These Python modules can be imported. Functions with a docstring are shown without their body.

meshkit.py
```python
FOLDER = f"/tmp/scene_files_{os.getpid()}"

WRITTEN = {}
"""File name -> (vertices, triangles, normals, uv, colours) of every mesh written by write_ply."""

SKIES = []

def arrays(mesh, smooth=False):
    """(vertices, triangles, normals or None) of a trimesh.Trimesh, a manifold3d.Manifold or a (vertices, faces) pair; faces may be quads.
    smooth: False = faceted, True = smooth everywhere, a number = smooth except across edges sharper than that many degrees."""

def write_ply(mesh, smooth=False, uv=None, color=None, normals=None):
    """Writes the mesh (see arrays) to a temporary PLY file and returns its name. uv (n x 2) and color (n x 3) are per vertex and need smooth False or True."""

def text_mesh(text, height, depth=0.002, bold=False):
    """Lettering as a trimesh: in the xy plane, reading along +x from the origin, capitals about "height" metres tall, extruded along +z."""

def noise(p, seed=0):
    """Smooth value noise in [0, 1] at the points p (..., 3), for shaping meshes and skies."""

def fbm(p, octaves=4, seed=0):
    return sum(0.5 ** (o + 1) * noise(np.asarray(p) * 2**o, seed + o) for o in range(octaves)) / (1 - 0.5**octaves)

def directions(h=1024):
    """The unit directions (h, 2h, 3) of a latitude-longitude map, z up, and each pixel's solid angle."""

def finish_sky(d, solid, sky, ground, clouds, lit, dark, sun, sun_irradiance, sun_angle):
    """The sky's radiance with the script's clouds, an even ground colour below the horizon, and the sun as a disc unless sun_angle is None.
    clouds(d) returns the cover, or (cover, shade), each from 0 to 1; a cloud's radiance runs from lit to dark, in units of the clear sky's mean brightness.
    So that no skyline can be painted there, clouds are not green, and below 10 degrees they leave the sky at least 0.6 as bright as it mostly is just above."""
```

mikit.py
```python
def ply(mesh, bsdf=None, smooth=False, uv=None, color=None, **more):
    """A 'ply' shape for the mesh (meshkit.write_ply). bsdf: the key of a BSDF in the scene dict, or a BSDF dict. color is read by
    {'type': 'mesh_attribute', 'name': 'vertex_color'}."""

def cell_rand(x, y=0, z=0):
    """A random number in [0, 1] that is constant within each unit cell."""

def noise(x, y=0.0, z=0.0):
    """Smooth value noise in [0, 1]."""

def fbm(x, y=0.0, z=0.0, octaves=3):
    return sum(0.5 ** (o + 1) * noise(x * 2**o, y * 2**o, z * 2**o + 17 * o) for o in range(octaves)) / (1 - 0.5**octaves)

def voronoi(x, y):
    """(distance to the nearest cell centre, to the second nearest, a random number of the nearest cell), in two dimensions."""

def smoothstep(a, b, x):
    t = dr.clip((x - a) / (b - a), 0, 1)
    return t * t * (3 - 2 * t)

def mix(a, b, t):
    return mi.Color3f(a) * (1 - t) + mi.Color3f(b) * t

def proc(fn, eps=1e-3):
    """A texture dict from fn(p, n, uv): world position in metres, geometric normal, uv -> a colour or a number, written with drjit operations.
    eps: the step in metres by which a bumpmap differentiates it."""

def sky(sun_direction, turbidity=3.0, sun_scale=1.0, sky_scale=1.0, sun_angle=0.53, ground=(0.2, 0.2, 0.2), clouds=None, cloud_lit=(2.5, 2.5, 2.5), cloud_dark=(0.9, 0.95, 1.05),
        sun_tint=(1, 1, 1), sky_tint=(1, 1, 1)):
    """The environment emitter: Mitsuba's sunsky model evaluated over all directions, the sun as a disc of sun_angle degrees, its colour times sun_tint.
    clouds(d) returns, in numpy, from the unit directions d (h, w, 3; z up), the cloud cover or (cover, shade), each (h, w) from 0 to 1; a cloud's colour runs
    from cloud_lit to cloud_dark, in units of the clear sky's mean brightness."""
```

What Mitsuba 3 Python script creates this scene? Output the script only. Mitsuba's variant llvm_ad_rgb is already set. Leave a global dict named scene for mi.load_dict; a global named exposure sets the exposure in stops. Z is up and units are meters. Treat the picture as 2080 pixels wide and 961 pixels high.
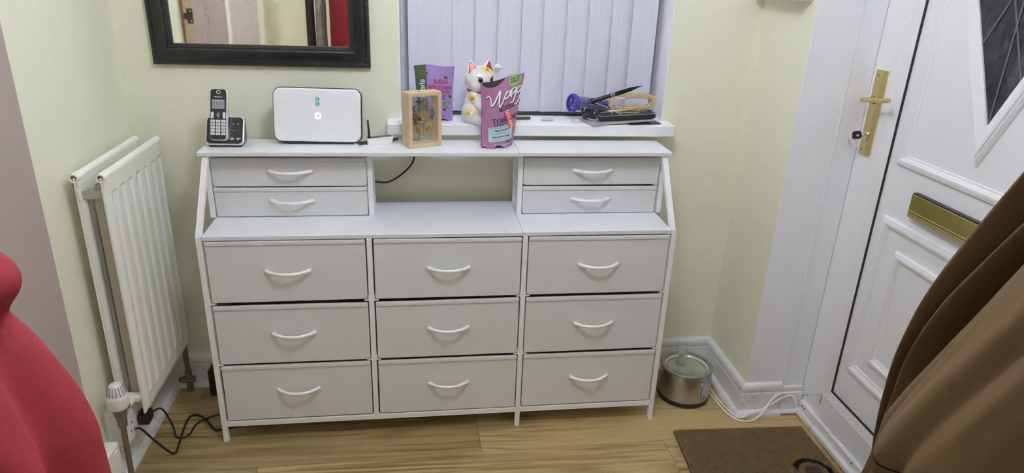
import math, random
import numpy as np, trimesh, manifold3d as m3, shapely
import shapely.geometry as sg
import drjit as dr
import mitsuba as mi
import mikit, meshkit
from mikit import noise, fbm, smoothstep, mix, proc, cell_rand

T = mi.ScalarTransform4f
rnd = random.Random(7)
scene, labels = {}, {}
PI = math.pi

# ---------------------------------------------------------------- camera, light, exposure
CAM = np.array([0.63431701, -2.24771492, 1.45])
FWD = np.array([0.12832138, 0.92086701, -0.36815429])
UP = np.array([0.01202442, 0.36975136, 0.92905293])
scene['camera'] = {'type': 'perspective', 'fov_axis': 'x', 'fov': 2 * math.degrees(math.atan(1040 / 1402.64)),
                   'near_clip': 0.02, 'far_clip': 60.0,
                   'to_world': T().look_at(origin=CAM.tolist(), target=(CAM + FWD).tolist(), up=UP.tolist())}
exposure = 0.70
LAMP_POS, LAMP_RAD, LAMP_COL = (0.82, -1.22, 2.10), 0.15, (24.2, 25.8, 29.8)
FILL_POS, FILL_COL = (0.75, -2.85), (12.0, 12.7, 14.4)  # added fill behind the camera, brightens surfaces facing it

# ---------------------------------------------------------------- materials
def rgb(c): return {'type': 'rgb', 'value': [float(x) for x in c]}
KA = 0.97          # overall reflectance of everything that is not metal
def mat(name, c, rough=0.5, metal=0.0, two=False, **kw):
    if metal < 0.5:
        if isinstance(c, dict):
            f0 = mikit._FUNCTIONS[c['fn']]; c = proc(lambda p, n, uv, f0=f0: f0(p, n, uv) * KA)
        else: c = [KA * x for x in c]
    b = {'type': 'principled', 'base_color': c if isinstance(c, dict) else rgb(c), 'roughness': float(rough), 'metallic': float(metal)}
    b.update(kw)
    scene[name] = {'type': 'twosided', 'nested': b} if two else b
    return name
def bumped(name, b, fn, scale, eps=1e-3):
    scene[name] = {'type': 'bumpmap', 'arbitrary': proc(fn, eps), 'scale': float(scale), 'bsdf': b}
    return name

def wall_fn(c):
    c = np.array(c)
    def fn(p, n, uv):
        a = fbm(p.x * 3 + 5, p.y * 3, p.z * 3)
        b = noise(p.x * 40, p.y * 40, p.z * 40)
        return mi.Color3f(*[float(x) for x in c]) * (0.96 + 0.06 * a + 0.02 * b)
    return fn
mat('m_wall', proc(wall_fn((0.765, 0.762, 0.615))), 0.65)
mat('m_pink', proc(wall_fn((0.40, 0.325, 0.305))), 0.55)
mat('m_pinkgrey', (0.56, 0.50, 0.49), 0.55)
mat('m_ceiling', (0.82, 0.82, 0.80), 0.8)
def dirty_fn(p, n, uv):
    s = fbm(p.x * 14, p.y * 14, p.z * 14, 4)
    low = smoothstep(0.16, 0.02, p.z)
    d = smoothstep(0.56, 0.70, s) * low
    k = smoothstep(0.66, 0.72, noise(p.x * 90, p.y * 90, p.z * 90)) * smoothstep(0.5, 0.6, s)
    return mix((0.76, 0.755, 0.76), (0.36, 0.33, 0.27), dr.minimum(0.10 * d + 0.30 * k, 1))
mat('m_gloss', proc(dirty_fn), 0.3)
mat('m_whitepaint', (0.83, 0.835, 0.875), 0.32)
mat('m_upvc', (0.79, 0.795, 0.82), 0.28)
mat('m_black', (0.012, 0.012, 0.013), 0.4)
mat('m_blackgloss', (0.012, 0.012, 0.014), 0.12)
mat('m_rubber', (0.01, 0.01, 0.01), 0.6)
mat('m_board', (0.68, 0.685, 0.725), 0.35)
mat('m_frame', (0.80, 0.80, 0.81), 0.35)
def fabric_fn(p, n, uv):
    w = noise(p.x * 900, p.y * 900, p.z * 900)
    return mi.Color3f(0.63, 0.63, 0.63) * (0.96 + 0.06 * w)
mat('m_fabric', proc(fabric_fn), 0.75)
mat('m_handle', (0.88, 0.88, 0.89), 0.22)
mat('m_rad', (0.80, 0.80, 0.75), 0.3)
mat('m_radin', (0.42, 0.38, 0.32), 0.55)
mat('m_brownpipe', (0.20, 0.16, 0.115), 0.38, 0.45)
mat('m_cream', (0.78, 0.755, 0.69), 0.35)
mat('m_whiteplastic', (0.82, 0.82, 0.82), 0.35)
mat('m_brass', (0.70, 0.58, 0.28), 0.26, 1.0)
mat('m_brassflat', (0.52, 0.42, 0.15), 0.22, 1.0)
mat('m_chrome', (0.75, 0.75, 0.76), 0.15, 1.0)
mat('m_silver', (0.72, 0.73, 0.74), 0.3, 0.6)
scene['m_mirror'] = {'type': 'conductor', 'material': 'Ag'}
scene['m_pane'] = {'type': 'thindielectric', 'int_ior': 1.5}
scene['m_clear'] = {'type': 'principled', 'base_color': rgb((0.86, 0.88, 0.86)), 'roughness': 0.08, 'spec_trans': 0.72, 'eta': 1.3}

# ---------------------------------------------------------------- mesh helpers
def box(lo, hi, c=0.0):
    lo, hi = np.minimum(lo, hi).astype(float), np.maximum(lo, hi).astype(float)
    if c <= 0:
        return trimesh.creation.box(bounds=[lo, hi])
    c = min(c, 0.49 * float((hi - lo).min()))
    pts = []
    for ax in range(3):
        for s in np.ndindex(2, 2, 2):
            p = np.where(np.array(s) == 0, lo + c, hi - c)
            p[ax] = lo[ax] if s[ax] == 0 else hi[ax]
            pts.append(p)
    return trimesh.convex.convex_hull(np.array(pts))
def cat(*ms): return trimesh.util.concatenate([m for m in ms if m is not None])
def smooth_path(pts, n=8):
    p = np.array(pts, float)
    if len(p) < 3: return p
    q = np.vstack([2 * p[0] - p[1], p, 2 * p[-1] - p[-2]])
    out = []
    for i in range(1, len(q) - 2):
        for t in np.linspace(0, 1, n, endpoint=False):
            a, b, c, d = q[i - 1], q[i], q[i + 1], q[i + 2]
            out.append(0.5 * (2 * b + (c - a) * t + (2 * a - 5 * b + 4 * c - d) * t * t + (3 * b - a - 3 * c + d) * t ** 3))
    out.append(p[-1])
    return np.array(out)
def sweep(pts, section, frames=None, caps=True, up=(0, 0, 1), closed=False):
    """section: (m,2) or (n,m,2) offsets along (side, up')."""
    p = np.array(pts, float); n = len(p)
    if closed: t = np.roll(p, -1, 0) - np.roll(p, 1, 0)
    else: t = np.gradient(p, axis=0)
    t /= np.linalg.norm(t, axis=1, keepdims=True) + 1e-12
    u = np.array(up, float)
    side = np.zeros_like(p); upv = np.zeros_like(p); last = None
    for i in range(n):
        s = np.cross(t[i], u) if last is None else last - t[i] * (last @ t[i])
        if np.linalg.norm(s) < 1e-6: s = np.cross(t[i], [0.3, 1, 0.2])
        s /= np.linalg.norm(s); last = s
        side[i] = s; upv[i] = np.cross(s, t[i])
    sec = np.asarray(section, float)
    if sec.ndim == 2: sec = np.repeat(sec[None], n, 0)
    m = sec.shape[1]
    v = p[:, None] + sec[..., :1] * side[:, None] + sec[..., 1:] * upv[:, None]
    f = []
    for i in range(n if closed else n - 1):
        i2 = (i + 1) % n
        for j in range(m):
            k = (j + 1) % m
            f += [[i * m + j, i * m + k, i2 * m + k], [i * m + j, i2 * m + k, i2 * m + j]]
    v = v.reshape(-1, 3)
    if caps and not closed:
        v = np.vstack([v, p[:1], p[-1:]]); a, b = len(v) - 2, len(v) - 1
        for j in range(m):
            k = (j + 1) % m
            f += [[a, k, j], [b, (n - 1) * m + j, (n - 1) * m + k]]
    me = trimesh.Trimesh(v, f, process=False)
    if not closed or True:
        if me.is_watertight and me.volume < 0: me.invert()
    return me
def circ(r, m=10, ry=None):
    a = np.arange(m) * 2 * PI / m
    return np.stack([r * np.cos(a), (ry or r) * np.sin(a)], 1)
def tube(pts, r, m=10, smooth=0, closed=False):
    p = smooth_path(pts, smooth) if smooth else np.array(pts, float)
    r = np.broadcast_to(r, (len(p),))
    return sweep(p, np.stack([circ(x, m) for x in r]), closed=closed)
def cyl(a, b, r, m=24):
    return trimesh.creation.cylinder(radius=r, segment=[a, b], sections=m)
def lathe(prof, o=(0, 0, 0), m=48):
    me = trimesh.creation.revolve(np.array(prof, float), sections=m)
    if me.volume < 0: me.invert()
    me.apply_translation(o)
    return me
def basis(o, X, Y):
    X = np.array(X, float); X /= np.linalg.norm(X)
    Y = np.array(Y, float); Y -= X * (X @ Y); Y /= np.linalg.norm(Y)
    M = np.eye(4); M[:3, 0], M[:3, 1], M[:3, 2], M[:3, 3] = X, Y, np.cross(X, Y), o
    return M
def put(me, M):
    me = me.copy(); me.apply_transform(M); return me
def rrect(w, h, r, n=6):
    r = min(r, w / 2 - 1e-5, h / 2 - 1e-5); pts = []
    for cx, cy, a0 in ((w / 2 - r, h / 2 - r, 0), (-w / 2 + r, h / 2 - r, 90), (-w / 2 + r, -h / 2 + r, 180), (w / 2 - r, -h / 2 + r, 270)):
        for k in range(n + 1):
            a = math.radians(a0 + 90 * k / n); pts.append((cx + r * math.cos(a), cy + r * math.sin(a)))
    return np.array(pts)
def slab(w, h, t, r, b=0.001, z0=0.0, n=6):
    """rounded slab, centred in xy, from z0 to z0+t, rounded edges b."""
    L = []
    for z, s in ((0, b), (b * 0.3, b * 0.3), (b, 0), (t - b, 0), (t - b * 0.3, b * 0.3), (t, b)):
        p = rrect(w - 2 * s, h - 2 * s, max(r - s, 1e-4), n)
        L.append(np.column_stack([p, np.full(len(p), z + z0)]))
    return trimesh.convex.convex_hull(np.vstack(L))
def ring_frame(poly, prof, fn):
    """mitred moulding round a convex polygon (counter-clockwise); prof: (inset, height); fn(a,b,h) -> 3-D."""
    P = np.array(poly, float); n = len(P)
    def inset(d):
        out = []
        for i in range(n):
            e0 = P[i] - P[i - 1]; e1 = P[(i + 1) % n] - P[i]
            n0 = np.array([-e0[1], e0[0]]) / np.linalg.norm(e0); n1 = np.array([-e1[1], e1[0]]) / np.linalg.norm(e1)
            b = (n0 + n1) / (1 + n0 @ n1)
            out.append(P[i] + b * d)
        return np.array(out)
    R = [np.array([fn(a, b, h) for a, b in inset(d)]) for d, h in prof]
    m = len(R); v, f = [], []
    # separate vertices per side so that mitres stay sharp
    for i in range(n):
        j = (i + 1) % n; base = len(v)
        for r in R: v += [r[i], r[j]]
        for k in range(m):
            k2 = (k + 1) % m
            a, b, c, d = base + 2 * k, base + 2 * k + 1, base + 2 * k2 + 1, base + 2 * k2
            f += [[a, b, c], [a, c, d]]
    me = trimesh.Trimesh(np.array(v), np.array(f), process=True)
    if me.volume < 0: me.invert()
    return me
def grid(fn, nu, nv):
    """fn(U,V) arrays -> (...,3); returns mesh and uv."""
    u, v = np.meshgrid(np.linspace(0, 1, nu), np.linspace(0, 1, nv), indexing='ij')
    P = fn(u, v).reshape(-1, 3)
    i, j = np.meshgrid(np.arange(nu - 1), np.arange(nv - 1), indexing='ij')
    a = (i * nv + j).ravel(); b = a + nv; c = b + 1; d = a + 1
    f = np.vstack([np.stack([a, b, c], 1), np.stack([a, c, d], 1)])
    return trimesh.Trimesh(P, f, process=False), np.stack([u.ravel(), v.ravel()], 1)
def text(s, h, d=0.0006, bold=True, slant=0.0, wide=1.0):
    me = meshkit.text_mesh(s, h, d, bold)
    v = np.array(me.vertices)
    v[:, 0] = (v[:, 0] - v[:, 0].min()); v[:, 0] -= v[:, 0].max() / 2
    v[:, 0] = v[:, 0] * wide + slant * v[:, 1]
    v[:, 1] -= h / 2
    return trimesh.Trimesh(v, me.faces, process=False)
def union_hull(pairs):
    """smooth body from tapered bones: list of ((p,r),(p,r))."""
    out = []
    for a, b in pairs:
        s = [m3.Manifold.sphere(r, 24).translate([float(x) for x in p]) for p, r in (a, b)]
        out.append(m3.Manifold.batch_hull(s))
    return m3.Manifold.batch_boolean(out, m3.OpType.Add)
def man_mesh(m):
    d = m.to_mesh(); return trimesh.Trimesh(d.vert_properties[:, :3], d.tri_verts, process=True)

# ---------------------------------------------------------------- scene helpers
def key(name):
    if name not in scene and name not in labels and not any(k.startswith(name + '__') for k in scene): return name
    i = 1
    while f'{name}_{i:03d}' in scene or f'{name}_{i:03d}' in labels: i += 1
    return f'{name}_{i:03d}'
def tag(k, label=None, category=None, group=None, kind=None):
    d = {}
    if label: d['label'] = label
    if category: d['category'] = category
    if group: d['group'] = group
    if kind: d['kind'] = kind
    if d: labels[k] = d
    return k
def thing(name, label, category, group=None): return tag(key(name), label, category, group)
def part(parent, name, me, bsdf, smooth=30, label=None, kind=None, W=None, **kw):
    base = f'{parent}__{name}'; k = base; i = 1
    while k in scene: k = f'{base}_{i:03d}'; i += 1
    scene[k] = dict(me) if isinstance(me, dict) else mikit.ply(me, bsdf, smooth=smooth, **kw)
    if isinstance(me, dict) and bsdf: scene[k]['bsdf'] = {'type': 'ref', 'id': bsdf}
    if W is not None: scene[k]['to_world'] = W
    if label or kind: tag(k, label, None, None, kind)
    return k
def one(name, me, bsdf, label, category, group=None, smooth=30, **kw):
    k = key(name); scene[k] = mikit.ply(me, bsdf, smooth=smooth, **kw); return tag(k, label, category, group)
def struct(name, me, bsdf, label=None, smooth=False, **kw):
    scene[name] = mikit.ply(me, bsdf, smooth=smooth, **kw); return tag(name, label, None, None, 'structure')
def TM(M): return T(np.asarray(M, float).tolist()) if not isinstance(M, np.ndarray) else T(M)

XL, XR, YO, XD = -0.2627, 1.7456, -0.3181, 1.9618
ZC, YB = 2.42, -1.95
ZS = 0.9694          # top of the window sill
SH = 0.9172          # top of the dresser's shelf

# ================================================================= SETTING
# floor of long oak planks
def oak(shift, tint):
    tint = [float(x) for x in tint]
    def fn(p, n, uv):
        x, y = p.x + shift, p.y + shift * 3.7
        yy = y + 0.02 * x + 0.045 * (fbm(x * 2.1, y * 5.0, shift) - 0.5)
        ring = fbm(x * 0.9, yy * 17, shift + 3, 3)
        band = 0.5 + 0.5 * dr.sin(ring * 42.0)
        fine = noise(x * 7, y * 330, shift)
        pore = smoothstep(0.62, 0.9, noise(x * 22, y * 480, 3 + shift))
        streak = smoothstep(0.45, 0.8, noise(x * 4.5, yy * 150, 5 + shift)) * smoothstep(0.3, 0.6, noise(x * 2.0, yy * 24, 8 + shift))
        t = 0.55 * band * smoothstep(0.3, 0.6, fbm(x * 1.3, y * 6, 9 + shift)) + 0.22 * fine + 0.22 * pore + 0.50 * streak - 0.05
        c = mix((0.42, 0.300, 0.150), (0.165, 0.104, 0.040), dr.clip(t, 0, 1))
        return c * mi.Color3f(*tint)
    return fn
OAK = []
for i, (s, tint) in enumerate(((0.0, (1.2, 1.2, 1.14)), (4.3, (0.86, 0.85, 0.78)), (9.1, (1.2, 1.18, 1.12)), (13.7, (0.95, 0.95, 0.95)))):
    OAK.append(mat(f'm_oak{i}', proc(oak(s, tint)), 0.36))
struct('floor', box((-0.6, -3.6, -0.04), (2.2, 0.0, -0.012)), 'm_black', 'oak laminate floor of the hallway')
ang = math.radians(1.2); ca, sa = math.cos(ang), math.sin(ang)
PW = 0.188
for r in range(-2, 17):
    y1 = -0.482 + PW * (r and -r or 0) + (0 if r else 0); y1 = -0.482 - PW * (r - 1); y0 = y1 - PW
    starts = {1: 0.13, 0: 0.812}.get(r, -0.6 + 0.47 * ((r * 7) % 5))
    L = 1.285
    x0 = starts - 2 * L
    while x0 < 2.5:
        x1 = x0 + L
        if x1 > -0.7:
            a, b = max(x0, -0.75), min(x1, 2.4)
            if b - a > 0.02:
                me = box((a + 0.0004, y0 + 0.0004, -0.012), (b - 0.0004, y1 - 0.0004, 0.0), 0.0012)
                v = np.array(me.vertices) - [0, -0.482, 0]
                v = np.column_stack([v[:, 0] * ca - v[:, 1] * sa, v[:, 0] * sa + v[:, 1] * ca - 0.482, v[:, 2]])
                if v[:, 1].max() > 0.02: v[:, 1] = np.minimum(v[:, 1], 0.02)
                me.vertices = v
                idx = {(1, 0.13): 2, (0, 0.812): 0}.get((r, round(x0, 3)))
                if idx is None: idx = 1 if (r == 0 and x0 < 0.8) else rnd.randrange(4)
                if r == 1 and x0 < 0.1: idx = 3
                part('floor', 'plank', me, OAK[idx], smooth=False)
        x0 = x1

# window wall with its opening
OX0, OX1 = 0.565, 1.447
wf = [box((XL - 0.15, 0, 0), (OX0, 0.3, ZC)), box((OX1, 0, 0), (XR + 0.3, 0.3, ZC)), box((OX0, 0, 0), (OX1, 0.3, ZS - 0.03)), box((OX0, 0, 2.05), (OX1, 0.3, ZC))]
struct('wall_front', cat(*wf), 'm_wall', 'pale green wall with the window and the mirror')
# lavender-white reveals
struct('trim_1', cat(box((OX0 - 0.001, 0.0, ZS), (OX0 + 0.006, 0.17, 2.05)), box((OX1 - 0.004, 0.0, ZS), (OX1 + 0.001, 0.17, 2.05)), box((OX0, 0.0, 2.044), (OX1, 0.17, 2.052))), 'm_whitepaint', 'white painted window reveals')
# left wall (green near the window), continued behind the pink door
struct('wall_left', box((XL - 0.15, -3.6, 0), (XL, 0.0, ZC)), 'm_wall', 'pale green wall behind the radiator')
struct('wall_back', box((XL - 0.15, -3.7, 0), (2.2, -3.6, ZC)), 'm_wall', 'pale green wall at the far end of the hall')
struct('wall_right', cat(box((XR, YO, 0), (XD + 0.2, 0.0, ZC)), box((XD, -3.6, 0), (XD + 0.12, -1.36, ZC)), box((XD, -1.36, 2.1), (XD + 0.12, YO, ZC))), 'm_wall', 'pale green return wall beside the front door')
struct('ceiling', box((-0.6, -3.6, ZC), (2.2, 0.3, ZC + 0.08)), 'm_ceiling', 'plain white ceiling')

# white boards facing the room beside the door frame
ab = key('trim_2')
struct('trim_2', cat(box((XR + 0.0005, YO - 0.004, 0.1), (1.884, YO + 0.001, ZC)), box((1.888, YO - 0.002, 0.1), (XD, YO + 0.001, ZC))), 'm_whitepaint', 'white painted boards between green wall and front door')
part('trim_2', 'bead', tube([(1.886, YO - 0.003, 0.1), (1.886, YO - 0.003, ZC)], 0.003, 8), 'm_upvc')

# skirting boards: torus top, flat board, quarter round at the floor
SK = [(0, 0), (0.038, 0), (0.037, 0.006), (0.033, 0.012), (0.026, 0.016), (0.0185, 0.0175), (0.0175, 0.019), (0.0175, 0.079), (0.0165, 0.083), (0.014, 0.086), (0.0165, 0.089), (0.0185, 0.096), (0.018, 0.108), (0.014, 0.116), (0.006, 0.1205), (0, 0.121)]
def skirting(path):
    """path: floor polyline (wall faces), the room on its right-hand side when walking."""
    P = np.array(path, float); n = len(P); offs = []
    for i in range(n):
        ns = []
        if i > 0: e = P[i] - P[i - 1]; e /= np.linalg.norm(e); ns.append(np.array([e[1], -e[0]]))
        if i < n - 1: e = P[i + 1] - P[i]; e /= np.linalg.norm(e); ns.append(np.array([e[1], -e[0]]))
        offs.append(ns[0] if len(ns) == 1 else (ns[0] + ns[1]) / (1 + ns[0] @ ns[1]))
    m = len(SK); v, f = [], []
    for i in range(n - 1):
        base = len(v)
        for d, z in SK: v += [[*(P[i] + offs[i] * d), z], [*(P[i + 1] + offs[i + 1] * d), z]]
        for k in range(m):
            k2 = (k + 1) % m; a, b, c, d2 = base + 2 * k, base + 2 * k + 1, base + 2 * k2 + 1, base + 2 * k2
            f += [[a, b, c], [a, c, d2]]
        f += [[base, base + 2 * k + 2, base + 2 * k] for k in range(1, m - 1)] + [[base + 1, base + 2 * k + 1, base + 2 * k + 3] for k in range(1, m - 1)]
    return trimesh.Trimesh(np.array(v), np.array(f), process=False)
struct('baseboard_left', skirting([(XL, -0.64), (XL, 0.0)]), 'm_gloss', 'white skirting board under the radiator', smooth=35)
struct('baseboard_front', skirting([(XL, 0.0), (XR, 0.0)]), 'm_gloss', 'white skirting board behind the dresser', smooth=35)
struct('baseboard_right', skirting([(XR, 0.0), (XR, YO), (1.8785, YO)]), 'm_gloss', 'white moulded skirting board round the corner by the front door', smooth=35)
struct('trim_3', cat(box((1.8785, YO - 0.0175, 0.0), (XD - 0.002, YO, 0.083), 0.003), box((1.8785, YO - 0.012, 0.083), (XD - 0.002, YO, 0.102), 0.003), box((1.8785, YO - 0.036, 0), (XD - 0.02, YO - 0.017, 0.017), 0.006)), 'm_gloss', 'short lower piece of skirting next to the door frame')

# ---------------------------------------------------------------- window, sill
struct('window_1', cat(box((OX0, 0.165, ZS - 0.03), (OX0 + 0.06, 0.24, 2.05), 0.004), box((OX1 - 0.06, 0.165, ZS - 0.03), (OX1, 0.24, 2.05), 0.004), box((OX0, 0.165, ZS - 0.03), (OX1, 0.24, ZS + 0.05), 0.004), box((OX0, 0.165, 1.99), (OX1, 0.24, 2.05), 0.004)), 'm_upvc', 'window behind the closed vertical blind')
scene['window_1__pane'] = mikit.ply(box((OX0 + 0.06, 0.2, ZS + 0.05), (OX1 - 0.06, 0.2005, 1.99)), 'm_pane')
part('window_1', 'sill', cat(box((0.5272, -0.082, ZS - 0.0375), (1.4664, 0.001, ZS), 0.003), box((OX0 - 0.003, 0.0, ZS - 0.0375), (OX1 + 0.003, 0.17, ZS), 0.0)), 'm_upvc', label='white window sill')

def blind_fn(p, n, uv):
    s = noise(p.x * 260, p.z * 5.0, 2.0) * 0.5 + 0.5 * noise(p.x * 620 + 3 * noise(p.x * 40, p.z * 6), p.z * 7, 5.0)
    return mi.Color3f(0.665, 0.665, 0.775) * KA * (0.93 + 0.12 * s)
def blind_h(p, n, uv):
    return 0.5 * noise(p.x * 260, p.z * 5.0, 2.0) + 0.5 * noise(p.x * 620, p.z * 7, 5.0)
bumped('m_blind', {'type': 'twosided', 'nested': {'type': 'principled', 'base_color': proc(blind_fn), 'roughness': 0.45}}, blind_h, 0.0003, 5e-4)
vb = thing('vertical_blind', 'closed lavender white vertical blind filling the window', 'blind')
SX = [0.5955, 0.674, 0.7375, 0.812, 0.887, 0.966, 1.038, 1.116, 1.19, 1.268, 1.335, 1.423]
for i in range(11):
    a, b = SX[i], SX[i + 1]
    w = 0.089; yb = 0.098
    # each slat: slightly curved sheet, its left edge forward and lapping over the neighbour
    L0 = a; 
    def sl(u, v, a=L0, w=w, i=i):
        x = a + u * w * 0.995
        y = yb - 0.005 + 0.009 * u + 0.004 * np.sin(PI * u) * (-1)
        if i in (0,): y = yb - 0.012 + 0.006 * u
        if i == 10: y = yb - 0.016 + 0.012 * u
        z = ZS + 0.008 + v * (2.0 - ZS)
        return np.stack([x + 0 * v, y + 0 * v, z + 0 * u], -1)
    g, _ = grid(sl, 9, 2)
    v = np.vstack([g.vertices, g.vertices + [0, 0.0012, 0]])
    f = np.vstack([g.faces, g.faces[:, ::-1] + len(g.vertices)])
    part(vb, 'slat', trimesh.Trimesh(v, f, process=False), 'm_blind', smooth=True)
part(vb, 'head_rail', box((OX0 + 0.01, 0.075, 2.0), (OX1 - 0.01, 0.125, 2.04), 0.003), 'm_upvc')

# ---------------------------------------------------------------- front door
door = 'door_1'
def RX(y0, y1, z0, z1, x0, x1, c=0.0015): return box((x0, min(y0, y1), z0), (x1, max(y0, y1), z1), c)
DT = 2.08; YR = -1.251
P_lo = (-1.098, 0.1765); P_hi = (-0.474, 1.93)
struct(door, RX(P_lo[0], P_hi[0], P_lo[1], P_hi[1], XD + 0.006, XD + 0.04, 0), 'm_upvc', 'white panelled front door with a diamond window and brass fittings')
part(door, 'stile', RX(-0.3209, -0.4315, 0.0, DT, XD, XD + 0.06), 'm_upvc')
part(door, 'stile', RX(-1.1405, YR, 0.0, DT, XD, XD + 0.06), 'm_upvc')
part(door, 'rail', RX(-0.4315, -1.1405, 0.057, 0.1365, XD + 0.0004, XD + 0.06), 'm_upvc')
part(door, 'rail', RX(-0.4315, -1.1405, 1.97, DT, XD + 0.0004, XD + 0.06), 'm_upvc')
part(door, 'mitre_joint', cat(box((XD - 0.0004, -0.4315, 0.1), (XD + 0.001, -0.4308, 1.97))), 'm_black')
mj = sweep([(XD - 0.0003, -0.322, 0.058), (XD - 0.0003, -0.431, 0.1363)], circ(0.0006, 5)); part(door, 'mitre_joint', mj, 'm_black')
bp = [(0, 0.0), (0.0, 0.001), (0.004, 0.004), (0.034, -0.003), (0.0385, -0.006), (0.0385, -0.02), (0, -0.02)]
bpoly = [(-1.1405, 0.1365), (-0.4315, 0.1365), (-0.4315, 1.97), (-1.1405, 1.97)]
part(door, 'bead', ring_frame(bpoly, bp, lambda a, b, h: (XD - h, a, b)), 'm_upvc', smooth=False)
gp = [(0.0385, -0.001), (0.043, -0.001), (0.043, -0.02), (0.0385, -0.02)]
part(door, 'gasket', ring_frame(bpoly, gp, lambda a, b, h: (XD - h, a, b)), 'm_rubber', smooth=False, label='black rubber gasket')
MP = [(0, 0), (0.001, 0.005), (0.005, 0.009), (0.010, 0.0095), (0.011, 0.012), (0.019, 0.013), (0.021, 0.0105), (0.026, 0.008), (0.027, 0.005), (0.033, 0.003), (0.034, 0)]
xm = XD + 0.006
def mould(poly, prof=MP): return ring_frame(poly, prof, lambda a, b, h: (xm - h, a, b))
def rect(y0, y1, z0, z1): return [(y0, z0), (y1, z0), (y1, z1), (y0, z1)]
part(door, 'moulding', mould(rect(-1.060, -0.512, 0.9615, 1.88)), 'm_upvc', smooth=35)
part(door, 'moulding', mould(rect(-1.060, -0.512, 0.288, 0.811)), 'm_upvc', smooth=35)
part(door, 'moulding', mould(rect(-0.977, -0.595, 0.364, 0.731), [(d * 0.85, h) for d, h in MP]), 'm_upvc', smooth=35)
dm = lambda z0, w, hh: [(-0.786, z0), (-0.786 + w, z0 + hh), (-0.786, z0 + 2 * hh), (-0.786 - w, z0 + hh)]
DP = [(0, 0), (0.001, 0.006), (0.008, 0.013), (0.012, 0.0135), (0.013, 0.017), (0.020, 0.018), (0.024, 0.015), (0.040, 0.011), (0.044, 0.007), (0.044, 0)]
part(door, 'diamond_moulding', mould(dm(1.0285, 0.2125, 0.445), DP), 'm_upvc', smooth=35)
gl = dm(1.133, 0.163, 0.341)
def glass_fn(p, n, uv):
    a = fbm(p.y * 9, p.z * 9, 2.0, 4); b = smoothstep(0.55, 0.8, fbm(p.y * 28, p.z * 14, 5.0, 3))
    return mix((0.008, 0.0085, 0.013), (0.075, 0.080, 0.072), dr.clip(0.5 * b + 0.25 * smoothstep(0.45, 0.7, a), 0, 1))
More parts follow.
